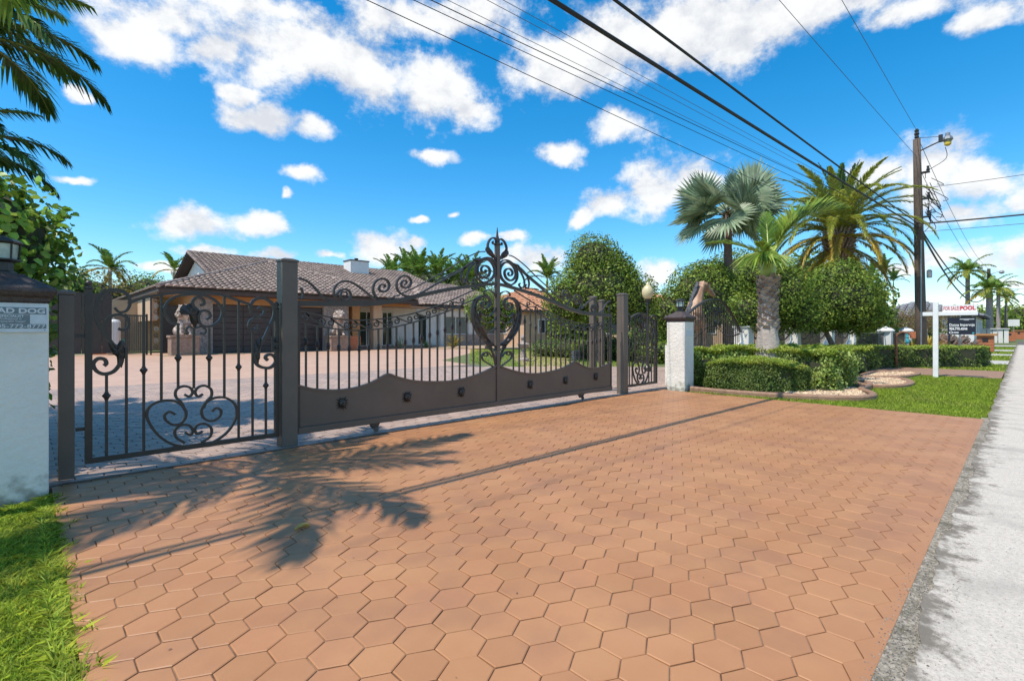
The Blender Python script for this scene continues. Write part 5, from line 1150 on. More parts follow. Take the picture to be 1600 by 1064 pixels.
adon(-2.6, 10.2, 4.6, (.3, .2), 'feather palm farther back along the left boundary', 8, 1.1, 13)
# big-leaved shrub behind the near column
sgr = root('seagrape_shrub', (-1.0, 7.0, 0), 'big glossy large-leaved shrub behind the near white column', 'shrub')
SB = [(-.95, 7.0, 1.4, 1.1, 1.0, 1.3), (-.45, 6.85, 2.02, .80, .75, .70), (-.42, 6.5, 1.05, .60, .6, 1.0), (-1.0, 8.6, 1.5, 1.1, 1.2, 1.4), (-1.2, 5.9, 1.0, .9, .5, 1.1)]
crown('foliage', SB, 21000, .082, M['seagrape'], sgr, seed=91, aspect=.72, zmin=.1, amp=.13, depth=.3); core('inner_core', SB, M['core'], sgr, .80)
mb = MB()
for k in range(9): a = (-.5-.15*k, 6.3+.2*k, 0); e = (a[0]+rg.uniform(-.3, .5), a[1]+rg.uniform(-.3, .3), rg.uniform(1.6, 2.6)); mb.tube([a, ((a[0]+e[0])/2+.1, (a[1]+e[1])/2, e[2]*.5), e], [.03, .022, .008], 6)
obj('stems', mb, M['bark'], sgr)
for i, (x, y, z) in enumerate(((.1, 6.7, 2.62), (.3, 6.9, 2.45), (.25, 6.6, 2.15), (.1, 6.4, 1.75))):
    rs = np.random.RandomState(95+i); n = 40; f = rs.rand(n); P = np.array([x-.35, y, z-.3])+np.outer(f, [.42, .0, .30])+rs.normal(size=(n, 3))*.045; V, F = leaf_quads(P, unit(rs.normal(size=(n, 3))*.5+np.array([0, 0, .8])), .085, rs, .72); tag(np_mesh('leaf_cluster', V, F, M['seagrape'], sgr), kind='stuff')
# stout young palm in the hedge
yp = at_d(1200, 11.0); px, py = yp
sp0 = root('stout_palm', (px, py, 0), 'stout palm with rough grey booted trunk and a few yellow green fronds', 'palm')
mb = MB(); K = 26; pts = []; rads = []
for k in range(K+1): f = k/K; pts.append((px-.02*math.sin(f*3), py, 2.38*f)); rads.append((.36-.235*min(1, f*1.35)+.06*max(0, f-.55)*2)*(1.03 if k % 2 else .98))
mb.tube([(px, py, -.1)]+pts, [.40]+rads, 18); obj('trunk', mb, M['pbark'], sp0, smooth=True)
bt = MB()
for k in range(110):
    f = .50+.50*(k/110)**.9; a = k*2.399; r = .36-.235*min(1, f*1.35)+.06*max(0, f-.55)*2; z = 2.38*f; w = .075+.03*rg.random(); d = Vector((math.cos(a), math.sin(a), 0)); s_ = Vector((-d.y, d.x, 0)); c = Vector((px, py, z))+d*r*.96; o_ = d*(.045+.05*max(0, f-.5)+.03*rg.random())
    bt.add([tuple(c-s_*w), tuple(c+s_*w), tuple(c+s_*w*.6+o_+Vector((0, 0, .09))), tuple(c-s_*w*.6+o_+Vector((0, 0, .09))), tuple(c+o_*.4+Vector((0, 0, .10)))], [(0, 1, 2, 3), (3, 2, 4), (0, 3, 4), (1, 4, 2)])
obj('boots', bt, M['boot'], sp0)
mb = MB(); mb.tube([(px, py, 2.36), (px, py, 2.55), (px+.03, py-.02, 2.85), (px+.08, py-.05, 3.05)], [.155, .165, .10, .05], 12); obj('crownshaft', mb, M['shaft'], sp0, smooth=True)
right_dir = math.atan2(-ca, sa)           # azimuth across the street
YM = [frond_mesh(1.9, 1.0, 1.1, 84, .62, .05, [M['shaft'], M['frond_lime']], seed=101, vup=.55, sag=.15, rr=.03, t0=.14),
      frond_mesh(1.35, .55, .75, 44, .32, .045, [M['shaft'], M['frond_lime']], seed=102, vup=.35, sag=.3, rr=.028, t0=.15),
      frond_mesh(1.5, 1.25, .5, 50, .46, .04, [M['shaft'], M['frond_mid']], seed=103, vup=.4, sag=.2, rr=.026)]
FH = fan_mesh(.30, .72, 22, [M['shaft'], M['frond_lime']], e0=.9, seed=104, spread=1.15, droop=.45, hang=.9)
put('frond', YM[0], sp0, (px+.05, py-.03, 2.9), right_dir+.18, 1.1)
put('frond', YM[0], sp0, (px+.05, py-.03, 2.85), right_dir-.55, .9)
put('frond', YM[1], sp0, (px, py, 2.85), right_dir+math.pi-.25, 1.0)
put('frond', YM[2], sp0, (px+.02, py, 2.9), right_dir+1.2, .8)
put('frond', YM[1], sp0, (px, py, 2.75), right_dir+math.pi+.9, .8)
put('fan_frond', FH, sp0, (px-.02, py+.0, 2.75), right_dir+math.pi+.55, 1.0)
put('fan_frond', FH, sp0, (px-.02, py+.0, 2.7), right_dir+math.pi+1.3, .85)
# silver fan palm
bx_, by_ = at_d(1138, 22)
bp_ = root('fan_palm', (bx_, by_, 0), 'tall silvery fan palm with slim dark trunk', 'palm'); tz = 6.35
palm_trunk(bp_, (bx_, by_, 0), (bx_-.05, by_, tz), .23, .16, M['darkpalm'])
FM = [fan_mesh(1.25, 1.36, 34, [M['silver'], M['silver']], e0=e, seed=110+i, spread=2.35, droop=dr, hang=hg) for i, (e, dr, hg) in enumerate(((1.4, .06, -.5), (1.0, .08, -.4), (.6, .10, -.3), (.2, .13, -.15), (-.2, .16, .05)))]
mb = MB()
for k in range(40): a = rg.uniform(0, 6.28); e = rg.uniform(-.2, .9); z = tz-.35+rg.uniform(0, .5); r = .17; mb.tube([(bx_+r*math.cos(a), by_+r*math.sin(a), z), (bx_+(r+.22)*math.cos(a), by_+(r+.22)*math.sin(a), z+.22*e)], [.035, .02], 5)
obj('leaf_bases', mb, M['dry'], bp_)
k = 0
for i, (cnt, mi) in enumerate(((4, 0), (5, 1), (7, 2), (6, 3), (5, 4))):
    for j in range(cnt): put('fan_leaf', FM[mi], bp_, (bx_, by_, tz+.12-.05*i), 2*math.pi*j/cnt+i*.55+rg.uniform(-.2, .2), rg.uniform(.85, 1.08)).rotation_euler[0] = rg.choice((-1, 1))*rg.uniform(.25, 1.25); k += 1
# canary date palm
cx_, cy_ = at_d(1311, 24); cz_ = 5.55
dp_ = root('date_palm', (cx_, cy_, 0), 'huge date palm with arching olive crown left of the utility pole', 'palm')
palm_trunk(dp_, (cx_, cy_, 0), (cx_, cy_, 5.0), .42, .40, M['darkpalm'])
mb = MB(); mb.lathe([(.40, 4.5), (.48, 4.9), (.55, 5.4), (.48, 5.9), (.25, 6.1), (.1, 6.2)], cx_, cy_, 18); obj('pineapple', mb, M['darkpalm'], dp_, smooth=True)
bt = MB()
for k in range(170):
    f = (k+.5)/170; a = k*2.399; z = 4.6+1.5*f; r = .42+.16*math.sin(f*2.6); d = Vector((math.cos(a), math.sin(a), 0)); s_ = Vector((-d.y, d.x, 0)); c = Vector((cx_, cy_, z))+d*r*.85; bt.tube([tuple(c), tuple(c+d*.22+Vector((0, 0, .20)))], [.055, .03], 5)
obj('boots', bt, M['boot'], dp_)
DM = {}
for i, (e, dr, mm, L) in enumerate(((1.45, .35, 'frond_dark', 3.3), (1.15, .85, 'frond_olive', 3.8), (.85, 1.5, 'frond_olive', 4.2), (.5, 1.75, 'frond_olive', 4.3), (.15, 1.6, 'frond_gold', 3.8), (-.4, .9, 'frond_gold', 2.9))):
    DM[i] = frond_mesh(L, e, dr, 150, .52, .040, [M['rachis'], M[mm]], seed=120+i, vup=.22, sag=.35, rr=.03, t0=.08)
for (i, cnt, z) in ((0, 9, 6.15), (1, 13, 6.1), (2, 17, 6.0), (3, 18, 5.85), (4, 13, 5.6), (5, 9, 5.35)):
    for j in range(cnt): put('frond', DM[i], dp_, (cx_, cy_, z), 2*math.pi*j/cnt+i*.37+rg.uniform(-.14, .14), rg.uniform(.88, 1.06))
# dense feathery green palms behind the house and distant ones
AR = {k: frond_mesh(2.6, e, dr, 30, .70, .10, [M['rachis'], M[mm]], seed=140+k, vup=.3, sag=.5, rr=.03) for k, (e, dr, mm) in enumerate(((1.2, 1.0, 'frond_mid'), (.8, 1.4, 'frond_mid'), (.35, 1.3, 'frond_dark'), (1.4, .5, 'frond_lime'), (.0, 1.1, 'frond_gold')))}
def far_palm(u, d, vtop, s, label, seed, n=22, keys=(0, 1, 2, 1, 0, 3), r=.12, name='feather_palm', shaft=.8, mt='pbark', lean=0., mesh=None, group=None):
    x, y = at_d(u, d); h = CAMH+(518-vtop)/FPX*d; rr = random.Random(seed)
    return pinnate_palm(name, (x, y, 0), (x+lean, y, h), r*1.3, r, [(2*math.pi*k/n+rr.uniform(-.2, .2), keys[k % len(keys)], s*rr.uniform(.85, 1.1)) for k in range(n)], mesh or AR, M[mt], label, seed=seed, shaft=shaft, group=group)
HG = 'green palms rising behind the house roof'
for (u, d, v, s, lb) in ((612, 62, 444, 1.2, 'leftmost green palm behind the long house roof, near the chimney'), (636, 66, 436, 1.35, 'tallest bushy green palm behind the long house roof'), (655, 60, 440, 1.3, 'bushy palm directly over the right end of the main roof'), (684, 58, 441, 1.25, 'spiky upright green palm above the lower wing roof'), (708, 63, 448, 1.3, 'palm behind the lower wing just left of the gate spike'), (735, 60, 448, 1.3, 'palm nearest the gate spike behind the lower wing'), (855, 50, 446, .9, 'small blue green palm beside the orange roof')): far_palm(u, d, v, s, lb, int(u), group=HG if u < 760 else None)
far_palm(172, 42, 420, .95, 'golden green palm at the left horizon beyond the bushes', 172, keys=(0, 1, 4, 2, 4), n=16, shaft=None)
far_palm(272, 62, 422, 1.1, 'golden palm peeking out behind the gable', 272, keys=(0, 1, 4, 4), n=13, shaft=None)
far_palm(297, 66, 436, 1.0, 'second palm half hidden behind the gable', 297, keys=(0, 1, 4), n=11, shaft=None)
for (u, d, v, s, lb) in ((1362, 60, 440, .8, 'leftmost of the slim palms beyond the street trees'), (1382, 62, 432, .85, 'tallest of the slim palms beyond the street trees'), (1396, 62, 448, .75, 'lowest of the slim palms beyond the street trees')): far_palm(u, d, v, s, lb, int(u), n=10, r=.07)
RY = {k: frond_mesh(3.3, e, dr, 34, .9, .12, [M['rachis'], M[mm]], seed=160+k, vup=.2, sag=.8, rr=.04) for k, (e, dr, mm) in enumerate(((1.2, 1.1, 'frond_mid'), (.8, 1.5, 'frond_mid'), (.3, 1.5, 'frond_olive'), (1.4, .6, 'frond_mid'), (-.4, .8, 'frond_gold')))}
for (u, d, v, s, lb, r) in ((1512, 62, 437, .95, 'big royal palm left of the distant utility pole', .22), (1546, 58, 466, .9, 'royal palm with pale trunk right behind the distant utility pole', .30), (1560, 72, 462, .8, 'farther royal palm just right of the distant utility pole', .22), (1490, 80, 502, .8, 'small palm peeking above the sale sign', .18), (1572, 95, 474, .8, 'farthest roadside palm near the end of the street', .2)):
    far_palm(u, d, v, s, lb, int(u), n=16, keys=(0, 1, 2, 1, 2, 4), r=r, mesh=RY, name='royal_palm', shaft=1.0, mt='stonev')
# background trees
def btree(u, d, vtop, wpx, m, label, seed, n=4200, size=.3, name='background_tree', hk=.5):
    x, y = at_d(u, d); w = wpx/FPX*d/2; zt = CAMH+(518-vtop)/FPX*d; rz = max(.8, zt*hk)
    tree(name, (x, y, 0), [(x, y, zt-rz*.55, w, w, rz*.6), (x-w*.4*sa, y+w*.4*ca, zt-rz*.95, w*.7, w*.7, rz*.6), (x+w*.4*sa, y-w*.4*ca, zt-rz*1.0, w*.75, w*.75, rz*.6)], (x, y, zt-rz), .18, n, size, M[m], label, seed=seed, amp=.22)
btree(150, 40, 428, 90, 'yellowbush', 'yellow and russet bushy tree at the far left', 201, hk=.9, size=.24)
btree(196, 46, 432, 60, 'yellowbush', 'second yellow green bushy tree under the golden palm', 202, hk=.85, size=.24)
btree(232, 75, 430, 70, 'frond_mid', 'bright green rounded tree behind the annex', 203, size=.35)
btree(110, 34, 420, 70, 'ficus2', 'green tree behind the dark board fence', 204, hk=.8)
btree(598, 80, 428, 60, 'ficus', 'dark green tree mass behind the chimney side of the roof', 205)
btree(655, 76, 416, 130, 'ficus2', 'dark green tree mass under the palms behind the house', 206, n=6500)
btree(725, 70, 424, 100, 'ficus2', 'leafy green tree behind the lower wing roof', 207)
btree(905, 36, 452, 90, 'ficus2', 'mid green tree behind the tall clipped tree', 208, hk=.85)
btree(1020, 30, 470, 80, 'frond_mid', 'bright green hedge-like tree behind the yard lamp', 209, hk=.95, n=5200, size=.16)
btree(1255, 32, 395, 90, 'ficus2', 'light green tree filling the gap behind the street trees', 210, hk=.8)
btree(1350, 34, 430, 80, 'ficus2', 'blue green tree behind the second street tree', 211, hk=.75)
# bare scrubby thicket
sx_, sy_ = at_d(1405, 38)
th = root('dry_thicket', (sx_, sy_, 0), 'grey brown half-bare thicket left of the utility pole', 'tree'); limbs((sx_, sy_, 0), (sx_, sy_, 1.2), .09, [(sx_+dx, sy_-dx, 2.2, 1, 1, .6) for dx in (-1.5, -.7, 0, .8, 1.5)], M['bark'], th, 5, 12)
TB = [(sx_+dx*sa, sy_-dx*ca, 2.0, 1.2, 1.2, 1.0) for dx in (-2, -.8, .5, 1.8, 3.2)]; crown('twigs', TB, 5200, .22, M['dry'], th, seed=212, aspect=.12, amp=.25, depth=.6); crown('sparse_leaves', TB, 2600, .12, M['yellowbush'], th, seed=213, amp=.25, depth=.5)
btree(1412, 46, 500, 110, 'ficus', 'dark green growth along the neighbour fence', 214, hk=.9, n=4000, size=.2)
for (u, d, v, w, mm, lb) in ((1585, 150, 478, 70, 'ficus', 'dark roadside trees near the end of the street'), (1560, 110, 486, 50, 'ficus2', 'roadside tree behind the small white house'), (1530, 90, 480, 70, 'ficus', 'green trees behind the royal palms'), (1596, 240, 495, 40, 'ficus', 'most distant tree clump at the vanishing point of the street')): btree(u, d, v, w, mm, lb, int(u), size=d*.006, hk=.8)
btree(1495, 70, 492, 80, 'ficus2', 'low green trees behind the grey shingle house', 215, hk=.9, size=.4)
# ================================================================== OTHER HOUSES
def hip_house(name, cx, cy, w, l, h, rise, wall, tile, label, deep=True, tw=.5):
    r = root(name, (cx, cy, 0), label, 'house'); bx('wall', M[wall], cx-w/2, cx+w/2, cy-l/2, cy+l/2, 0, h, parent=r)
    o = .6; a = (cx-w/2-o, cy-l/2-o, h); b = (cx+w/2+o, cy-l/2-o, h); c = (cx+w/2+o, cy+l/2+o, h); d = (cx-w/2-o, cy+l/2+o, h); m_ = min(w, l)/2+o
    if w >= l: p, q = (cx-w/2-o+m_, cy, h+rise), (cx+w/2+o-m_, cy, h+rise); S = [[a, b, q, p], [b, c, q], [c, d, p, q], [d, a, p]]
    else: p, q = (cx, cy-l/2-o+m_, h+rise), (cx, cy+l/2+o-m_, h+rise); S = [[a, b, p], [b, c, q, p], [c, d, q], [d, a, p, q]]
    for s in S: roof_slope(s, tw, tw*1.2, tile, r, ny=3)
    ridge(p, q, r, tile, .15)
    for k in range(3):
        x0 = cx-w*.35+k*w*.28; glazed(x0, x0+w*.16, 1, 2.3, cy-l/2-.05, 'window', 2, parent=r)
    for k in range(2):
        mb = MB(); y0 = cy-l*.25+k*l*.3; mb.box(cx-w/2-.06, cx-w/2-.003, y0, y0+1.6, 1, 2.3); wn_ = obj('window', mb, M['white'], r); mb = MB(); mb.box(cx-w/2-.075, cx-w/2-.063, y0+.08, y0+1.52, 1.08, 2.22); obj('pane', mb, M['glass'], wn_)
    return r
hx_, hy_ = at_d(842, 48); hip_house('orange_roof_house', hx_+1, hy_+2, 11, 9, 3.0, 2.4, 'peach', 'otile', 'house with sloping orange tiled roof seen right of the gate spike')
hx_, hy_ = at_d(1040, 42); hip_house('orange_roof_house', hx_+1, hy_+2, 8, 9, 2.9, 1.5, 'peach', 'otile', 'orange roofed house behind the yard lamp')
hx_, hy_ = at_d(1152, 40); hip_house('orange_roof_house', hx_+2.2, hy_+1, 6, 7, 3.0, 1.2, 'peach', 'otile', 'orange roofed house glimpsed right of the fan palm trunk')
hx_, hy_ = at_d(1465, 52); hip_house('shingle_house', hx_+3, hy_+1.5, 14, 9, 2.7, 1.7, 'wwall', 'slate', 'white house with grey roof behind the utility pole', tw=.6)
hx_, hy_ = at_d(1572, 120); hip_house('far_house', hx_+2, hy_+4, 9, 8, 3.0, 1.2, 'wwall', 'slate', 'small white house far down the street', tw=.9)
# street furniture at far right
wf = root('white_mailbox_wall', (0, 0, 0), 'ribbed white block of boxes under the royal palms', 'mailboxes'); xw, yw = at_d(1557, 52)
for k in range(5): mb = MB(); mb.box(xw+k*.02, xw+.5, yw-.9+k*.42, yw-.9+k*.42+.34, 0, 1.45); obj('box', mb, M['wwall'], wf)
mb = MB(); mb.box(xw-.1, xw+.6, yw-1, yw+1.3, 1.453, 1.53); obj('top', mb, M['wwall'], wf)
def brick_box(u, d, h, label, w=.6, slab=True):
    x, y = at_d(u, d); r = root('brick_mailbox', (x, y, 0), label, 'mailbox')
    n = 5
    for k in range(n): mb = MB(); mb.box(x-w/2, x+w/2, y-w/2, y+w/2, h*k/n+.004, h*(k+1)/n-.008); bevel(obj('brick_course', mb, M['brick'], r), .01)
    if slab: mb = MB(); mb.box(x-w/2-.12, x+w/2+.12, y-w/2-.12, y+w/2+.12, h, h+.12); obj('top_slab', mb, M['orange'], r)
    mb = MB(); mb.box(x-w/2-.02, x-w/2-.002, y-.13, y+.13, h*.62, h*.85); obj('door', mb, M['black'], r); return r
brick_box(1540, 30, .95, 'orange topped brick mailbox behind the end of the long hedge', .75)
brick_box(1578, 62, 1.15, 'red brick mailbox beside the far grass strips', 1.0, False)
brick_box(1592, 78, 1.3, 'bigger orange brick mailbox near the vanishing point', 1.4)
x, y = at_d(1584, 66); r = root('street_mailbox', (x, y, 0), 'pale mailbox on a post down the street', 'mailbox'); mb = MB(); mb.box(x-.05, x+.05, y-.05, y+.05, 0, 1.9); obj('post', mb, M['galv'], r); mb = MB(); mb.box(x-.05, x+.05, y-.55, y+.55, 1.9, 2.8); obj('panel', mb, M['wwall'], r)
x, y = at_d(1500, 22.5); gp_ = root('street_sign_post', (x, y, 0), 'grey green street sign post rising behind the sale sign', 'sign post'); mb = MB(); mb.box(x-.04, x+.04, y-.04, y+.04, 0, 1.75); obj('post', mb, M['galv'], gp_); mb = MB(); mb.box(x-.015, x+.015, y-.16, y+.05, 1.35, 1.78); mb2 = MB(); mb2.tube([(x, y, 1.75), (x, y, 1.95)], .03, 8); obj('post_top', mb2, M['galv'], gp_)
# brush pile
bpx, bpy_ = at_d(1487, 27)
pile = tag(obj('brush_pile', (lambda g: ([g.tube([(bpx+rg.uniform(-1.0, .4), bpy_+rg.uniform(-.8, .9), rg.uniform(.0, .45)), (bpx+rg.uniform(-.4, 1.0), bpy_+rg.uniform(-.8, .9), rg.uniform(.3, 1.05))], [rg.uniform(.04, .10), rg.uniform(.03, .06)], 6, rg.randrange(2)) for _ in range(70)], g)[1])(MB()), [M['brown'], M['bark']]), 'pile of reddish cut branches on the verge under the sale sign', 'brush pile')
bpx, bpy_ = at_d(1524, 27.5); g = MB()
for k in range(150):
    a = rg.uniform(.15, 3.0); L = rg.uniform(.5, 1.0); b = Vector((bpx, bpy_+.35, .12)); e = b+Vector((rg.uniform(-.3, .3), math.cos(a)*L, abs(math.sin(a))*L*.85)); g.tube([tuple(b+(e-b)*.15), tuple((b+e)/2+Vector((0, 0, .06))), tuple(e)], [.02, .018, .006], 4)
tag(obj('cut_fronds', g, M['dry']), 'fan of dry grey cut fronds beside the branch pile', 'dry fronds')
spx, spy = at_d(1452, 27); spiky(spx, spy, 1.3, .5, 90, 'frond_gold', 'orange tinged spiky plant at the foot of the utility pole', seed=6, w=.12); spiky(spx-.8, spy+.6, 1.2, .5, 70, 'yellowbush', 'russet spiky plant left of the utility pole foot', seed=7, w=.1)
# rusty hook shaped stand among the hedges
x, y = at_d(1400, 16.6); hk = root('rusty_hook_stand', (x, y, 0), 'rusty curved iron stand with hanging ornament in front of the hedge', 'stand')
P = [(x, y, 0), (x, y, .85)]+[(x, y-.0-.20+.20*math.cos(a), .98+.20*math.sin(a)+.0) for a in [math.pi*k/8*.95 for k in range(9)]]
mb = MB(); mb.tube(P, [.045]*2+[.04-.002*k for k in range(9)], 8); obj('hook', mb, M['brown'], hk, smooth=True); mb = MB(); mb.ell((x, y-.3, .88), (.07, .06, .10), 8, 6); mb.lathe([(.02, .97), (.05, 1.0), (.02, 1.12)], x, y-.3, 8); obj('ornament', mb, M['teal'], hk); mb = MB(); mb.box(x-.02, x+.02, y-.52, y-.36, .98, 1.20); obj('plate', mb, M['brick'], hk)
# ================================================================== SALE SIGN
sX, sY = 17.45, 1.62
ss = root('sale_sign', (sX, sY, 0), 'white wooden yard-arm post with FOR SALE POOL rider and navy panel', 'sign')
mb = MB(); mb.box(sX-.055, sX+.055, sY-.055, sY+.055, -.05, 2.0); bevel(obj('post', mb, M['white'], ss), .006)
mb = MB(); mb.box(sX-.046, sX+.046, sY-.83, sY-.056, 1.62, 1.72); mb.box(sX-.046, sX+.046, sY+.056, sY+.27, 1.62, 1.72); bevel(obj('arm', mb, M['white'], ss), .006)
mb = MB(); mb.box(sX-.02, sX+.0, sY-.81, sY-.14, 1.722, 1.90); rd = obj('rider', mb, M['white'], ss)
xt = sX-.022
obj('lettering', text_mesh('FOR SALE', .135, xt, sY-.155, 1.765, '-X', bold=.001, sx=.52), M['red'], rd)
obj('lettering', text_mesh('|', .13, xt, sY-.455, 1.765, '-X', bold=.001, sx=.7), M['red'], rd)
obj('lettering', text_mesh('POOL', .14, xt, sY-.485, 1.762, '-X', bold=.006, sx=.80), M['red'], rd)
mb = MB(); mb.box(sX-.012, sX+.012, sY-.79, sY-.24, 1.12, 1.57); pn = obj('sign_panel', mb, M['navy'], ss)
xt = sX-.014
for (b, sz, yy, zz, bo, sx_k, al) in (('Donna Impervoja', .090, -.275, 1.345, .0020, .78, 'LEFT'), ('904.770.4544', .090, -.275, 1.240, .003, .72, 'LEFT'), ('REALTOR', .04, -.31, 1.305, .001, 1.1, 'LEFT')):
    if b == 'REALTOR': continue
    obj('lettering', text_mesh(b, sz, xt, sY+yy, zz, '-X', bold=bo, sx=sx_k, align=al), M['white'], pn)
mb = MB(); pass
for b_ in ((sY-.76, sY-.48, 1.512, 1.528), (sY-.66, sY-.56, 1.490, 1.500), (sY-.47, sY-.275, 1.322, 1.328), (sY-.46, sY-.36, 1.160, 1.188)): mb = MB(); mb.box(xt-.001, xt, *b_); obj('printed_line', mb, M['plate'], pn)
mb = MB(); mb.bar([( .035*math.cos(a), .026*math.sin(a)) for a in [2*math.pi*k/16 for k in range(17)]], .012, 0, .001); mb.v = [(xt-.001+v[1], sY-.31-v[0], 1.174+v[2]) for v in mb.v]; obj('round_mark', mb, M['white'], pn)
mb = MB(); mb.box(xt-.0015, xt, sY-.76, sY-.72, 1.14, 1.18); obj('teal_mark', mb, M['teal'], pn)
for yy in (sY-.30, sY-.73): mb = MB(); mb.tube([(sX, yy, 1.56), (sX, yy, 1.62)], .006, 6); obj('hanger', mb, M['galv'], ss)
# ================================================================== UTILITY POLES AND WIRES
PX_, PY_ = at_d(1440, 22)
PXt = 28.0
up_ = root('utility_pole', (PX_, PY_, 0), 'tall weathered wooden utility pole behind the long hedge with a street lamp', 'utility pole')
def P3(z): return (PX_-.012*z*1.0, PY_+.016*z, z)
mb = MB(); mb.tube([P3(-.1), P3(2), P3(5), P3(8), P3(9.7)], [.215, .20, .175, .15, .135], 14); obj('shaft', mb, M['pole'], up_, smooth=True)
t = P3(9.7); mb = MB(); mb.lathe([(.05, 9.7), (.09, 9.78), (.07, 9.85), (.10, 9.93), (.07, 10.0), (.09, 10.08), (.03, 10.16)], t[0], t[1], 10); obj('insulator', mb, M['black'], up_)
lx, ly = P3(9.3)[0], P3(9.3)[1]; ya = ly-.85
mb = MB(); mb.tube([(lx, ly-.1, 9.15), (lx, ly-.5, 9.3), (lx, ya, 9.42)], .03, 6); mb.tube([(lx, ly, 9.75), (lx, ya+.1, 9.6)], .012, 5); obj('lamp_arm', mb, M['black'], up_)
mb = MB(); mb.lathe([(.12, 9.30), (.19, 9.40), (.16, 9.50), (.09, 9.56), (.08, 9.68), (.03, 9.70)], lx, ya-.18, 14); lh = obj('lamp_head', mb, M['galv'], up_, smooth=False); mb = MB(); mb.lathe([(.07, 9.14), (.12, 9.19), (.125, 9.297)], lx, ya-.18, 14); obj('lens', mb, M['yellow'], lh)
mb = MB(); mb.box(lx-.07, lx+.07, ya-.02, ya+.12, 9.36, 9.66); obj('ballast', mb, M['black'], lh)
mb = MB()
for k in range(22):
    z0 = rg.uniform(6.3, 8.3); z1 = z0-rg.uniform(.3, 1.1); y0 = ly-rg.uniform(.15, .5); y1 = ly-rg.uniform(.15, .9); x0 = lx+rg.uniform(-.1, .1)
    P = catmull([(x0, y0, z0), (x0+.05, (y0+y1)/2-rg.uniform(0, .35), (z0+z1)/2-.2), (x0, y1, z1)], 5); mb.tube([tuple(p) for p in P], .013, 4)
mb.tube([tuple(p) for p in catmull([(lx, ya-.1, 9.1), (lx, ya-.12, 8.6), (lx, ly-.35, 8.2), (lx, ly-.3, 7.9)], 5)], .012, 4)
obj('wire_loops', mb, M['cable'], up_)
for z in (6.2, 7.0, 8.15): mb = MB(); q = P3(z); mb.box(q[0]-.12, q[0]+.12, q[1]-.42, q[1]-.14, z, z+.05); mb.lathe([(.05, z+.05), (.07, z+.12), (.04, z+.22), (.06, z+.28)], q[0], q[1]-.36, 8); obj('bracket', mb, M['black'], up_)
mb = MB(); q = P3(3.7); mb.lathe([(.09, 3.55), (.10, 3.6), (.10, 3.85), (.05, 3.9)], q[0], q[1]-.33, 10); obj('meter_can', mb, M['galv'], up_)
q0 = P3(0)
mb = MB(); mb.box(q0[0]-.26, q0[0]-.225, q0[1]-.04, q0[1]+.01, .1, 5.2); obj('conduit', mb, M['galv'], up_)
FX, FYp = at_d(1545, 62)
fp = root('utility_pole', (FX, FYp, 0), 'distant utility pole in front of the royal palms', 'utility pole'); mb = MB(); mb.tube([(FX, FYp, -.1), (FX, FYp, 5), (FX, FYp, 9)], [.26, .22, .17], 10); obj('shaft', mb, M['pole'], fp)
mb = MB(); mb.tube([(FX, FYp, 8.3), (FX, FYp-.9, 8.6)], .05, 5); mb.lathe([(.12, 8.3), (.3, 8.45), (.15, 8.7)], FX, FYp-1.15, 10); obj('lamp', mb, M['galv'], fp)
F3, F3y = at_d(1571, 66); mb = MB(); mb.tube([(F3, F3y, -.1), (F3, F3y, 4.6)], [.13, .10], 8); fq = root('street_light_pole', (F3, F3y, 0), 'slim dark pole standing in the far grass strip', 'pole'); obj('shaft', mb, M['black'], fq)
F4, F4y = at_d(1578, 120); mb = MB(); mb.tube([(F4, F4y, -.1), (F4, F4y, 6.3)], [.2, .15], 8); fq = root('utility_pole', (F4, F4y, 0), 'farthest thin utility pole near the end of the street', 'utility pole'); obj('shaft', mb, M['pole'], fq)
def ray(u, v, z):   # where the sight line of a photo feature reaches height z
    d = FPX*(z-CAMH)/(518-v); k = (u-800)/FPX; return (d*(ca+k*sa), d*(sa-k*ca), z)
def wire(a, b, r, label, sag=.25, m='cable', name='overhead_wire', ext=14., group=None):
    a, b = Vector(a), Vector(b); d = (a-b); d.z = 0; L = d.length; a2 = a+d.normalized()*ext; ta = ext/(ext+L); a2.z = (a.z+sag*4*ta*(1-ta)-b.z*ta)/(1-ta); P = []
    for k in range(33):
        t = k/32; p = a2.lerp(b, t); p.z -= sag*4*t*(1-t); P.append(tuple(p))
    mb = MB(); mb.tube(P, r, 6); return tag(obj(name, mb, M[m]), label, 'wire', group)
zt = 5.95
wire(ray(960, 0, 5.45), P3(zt), .021, 'rightmost thick black cable running to the near utility pole', .1)
wire(ray(862, 0, 4.8), P3(zt-.15), .027, 'thickest black cable, second from the right, above the driveway', .1)
for (u, z1, r, mm, lb) in ((572, 4.6, .006, 'cable', 'lowest thin black wire, leftmost of the overhead lines'), (645, 5.5, .0055, 'cable', 'second thin wire from the left in the overhead bundle'), (672, 5.75, .0065, 'cable', 'third wire from the left, darker than its neighbours'), (698, 5.7, .004, 'wire', 'fine grey wire in the middle of the overhead bundle'), (760, 5.8, .004, 'wire', 'fine grey wire just left of the thick cables'), (785, 5.9, .004, 'wire', 'fine grey wire nearest the thickest cable')):
    wire(ray(u, 0, 5.6), P3(z1), r, lb, .08, mm)
wire(ray(1217, 0, 9.6), P3(8.9), .008, 'high fine wire reaching the pole below its top', .1, 'wire', ext=20)
wire(ray(1315, 0, 10.1), P3(10.1), .008, 'highest fine wire reaching the top insulator', .1, 'wire', ext=20)
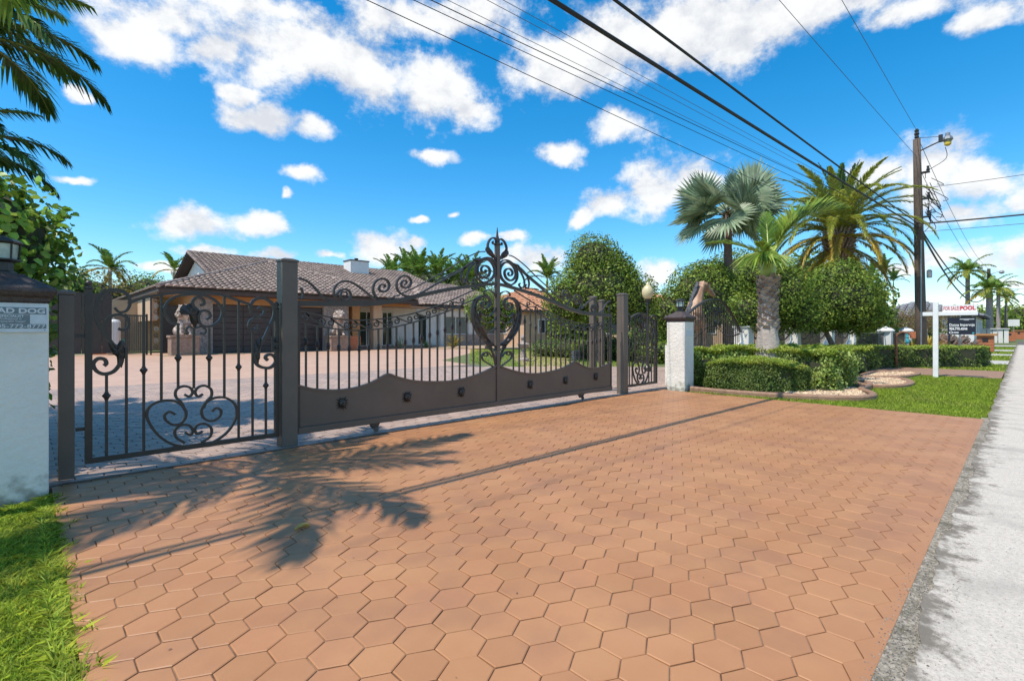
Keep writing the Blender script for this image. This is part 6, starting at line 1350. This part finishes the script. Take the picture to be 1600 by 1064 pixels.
wire(P3(5.8), (FX, FYp, 6.2), .045, 'thick sagging cable between the two utility poles', 2.2, ext=0); wire(P3(5.9), (FX, FYp, 6.9), .035, 'second sagging cable between the two utility poles', 1.7, ext=0)
wire(P3(9.9), (FX, FYp, 9.0), .012, 'fine high wire between the two utility poles', 1.0, 'wire', ext=0); wire(P3(8.6), (FX, FYp, 8.4), .012, 'lower fine wire between the two utility poles', 1.2, 'wire', ext=0)
for (z, r, lb, m_) in ((7.5, .012, 'upper thin wire crossing the street from the pole', 'wire'), (5.95, .035, 'dark cable crossing the street from the pole', 'cable'), (5.6, .012, 'lower thin wire crossing the street from the pole', 'wire')):
    wire(P3(z), (PX_-2.0, PY_-16, z-.15), r, lb, .25, m_, ext=0)
wire((FX, FYp, 6.5), (FX-2, FYp-20, 6.7), .02, 'thin wire crossing the street at the distant pole', .4, ext=0)
# small things on the paving
lx_, ly_ = ground(472, 826); g = MB()
for k in range(9):
    t = k/8; w = .022*math.sin(math.pi*(.06+.9*t)); xx = lx_-.05+t*.10; g.v += [(xx, ly_-w+.25*(t-.5)*.1, .014+.012*math.sin(t*3)), (xx, ly_+.25*(t-.5)*.1, .004+.004*math.sin(t*5)), (xx, ly_+w+.25*(t-.5)*.1, .018+.010*math.sin(t*3))]
for k in range(8): b = k*3; g.f += [(b, b+3, b+4, b+1), (b+1, b+4, b+5, b+2)]; g.m += [0, 0]
tag(obj('fallen_leaf', g, M['leafy']), 'curled yellow leaf lying on the pavers in the palm shadow', 'leaf')
g = MB()
for k in range(60):
    x, y = rg.uniform(.2, 6), rg.uniform(.7, 5); s = rg.uniform(.003, .009); a = rg.uniform(0, 6.28); g.add([(x+s*math.cos(a), y+s*math.sin(a), .003), (x+s*.5*math.cos(a+2), y+s*.5*math.sin(a+2), .005), (x-s*math.cos(a), y-s*math.sin(a), .003), (x+s*.5*math.cos(a-2), y+s*.5*math.sin(a-2), .004)], [(0, 1, 2, 3)])
tag(obj('leaf_litter', g, M['dry']), 'tiny bits of dry litter scattered on the pavers', 'litter', kind='stuff')
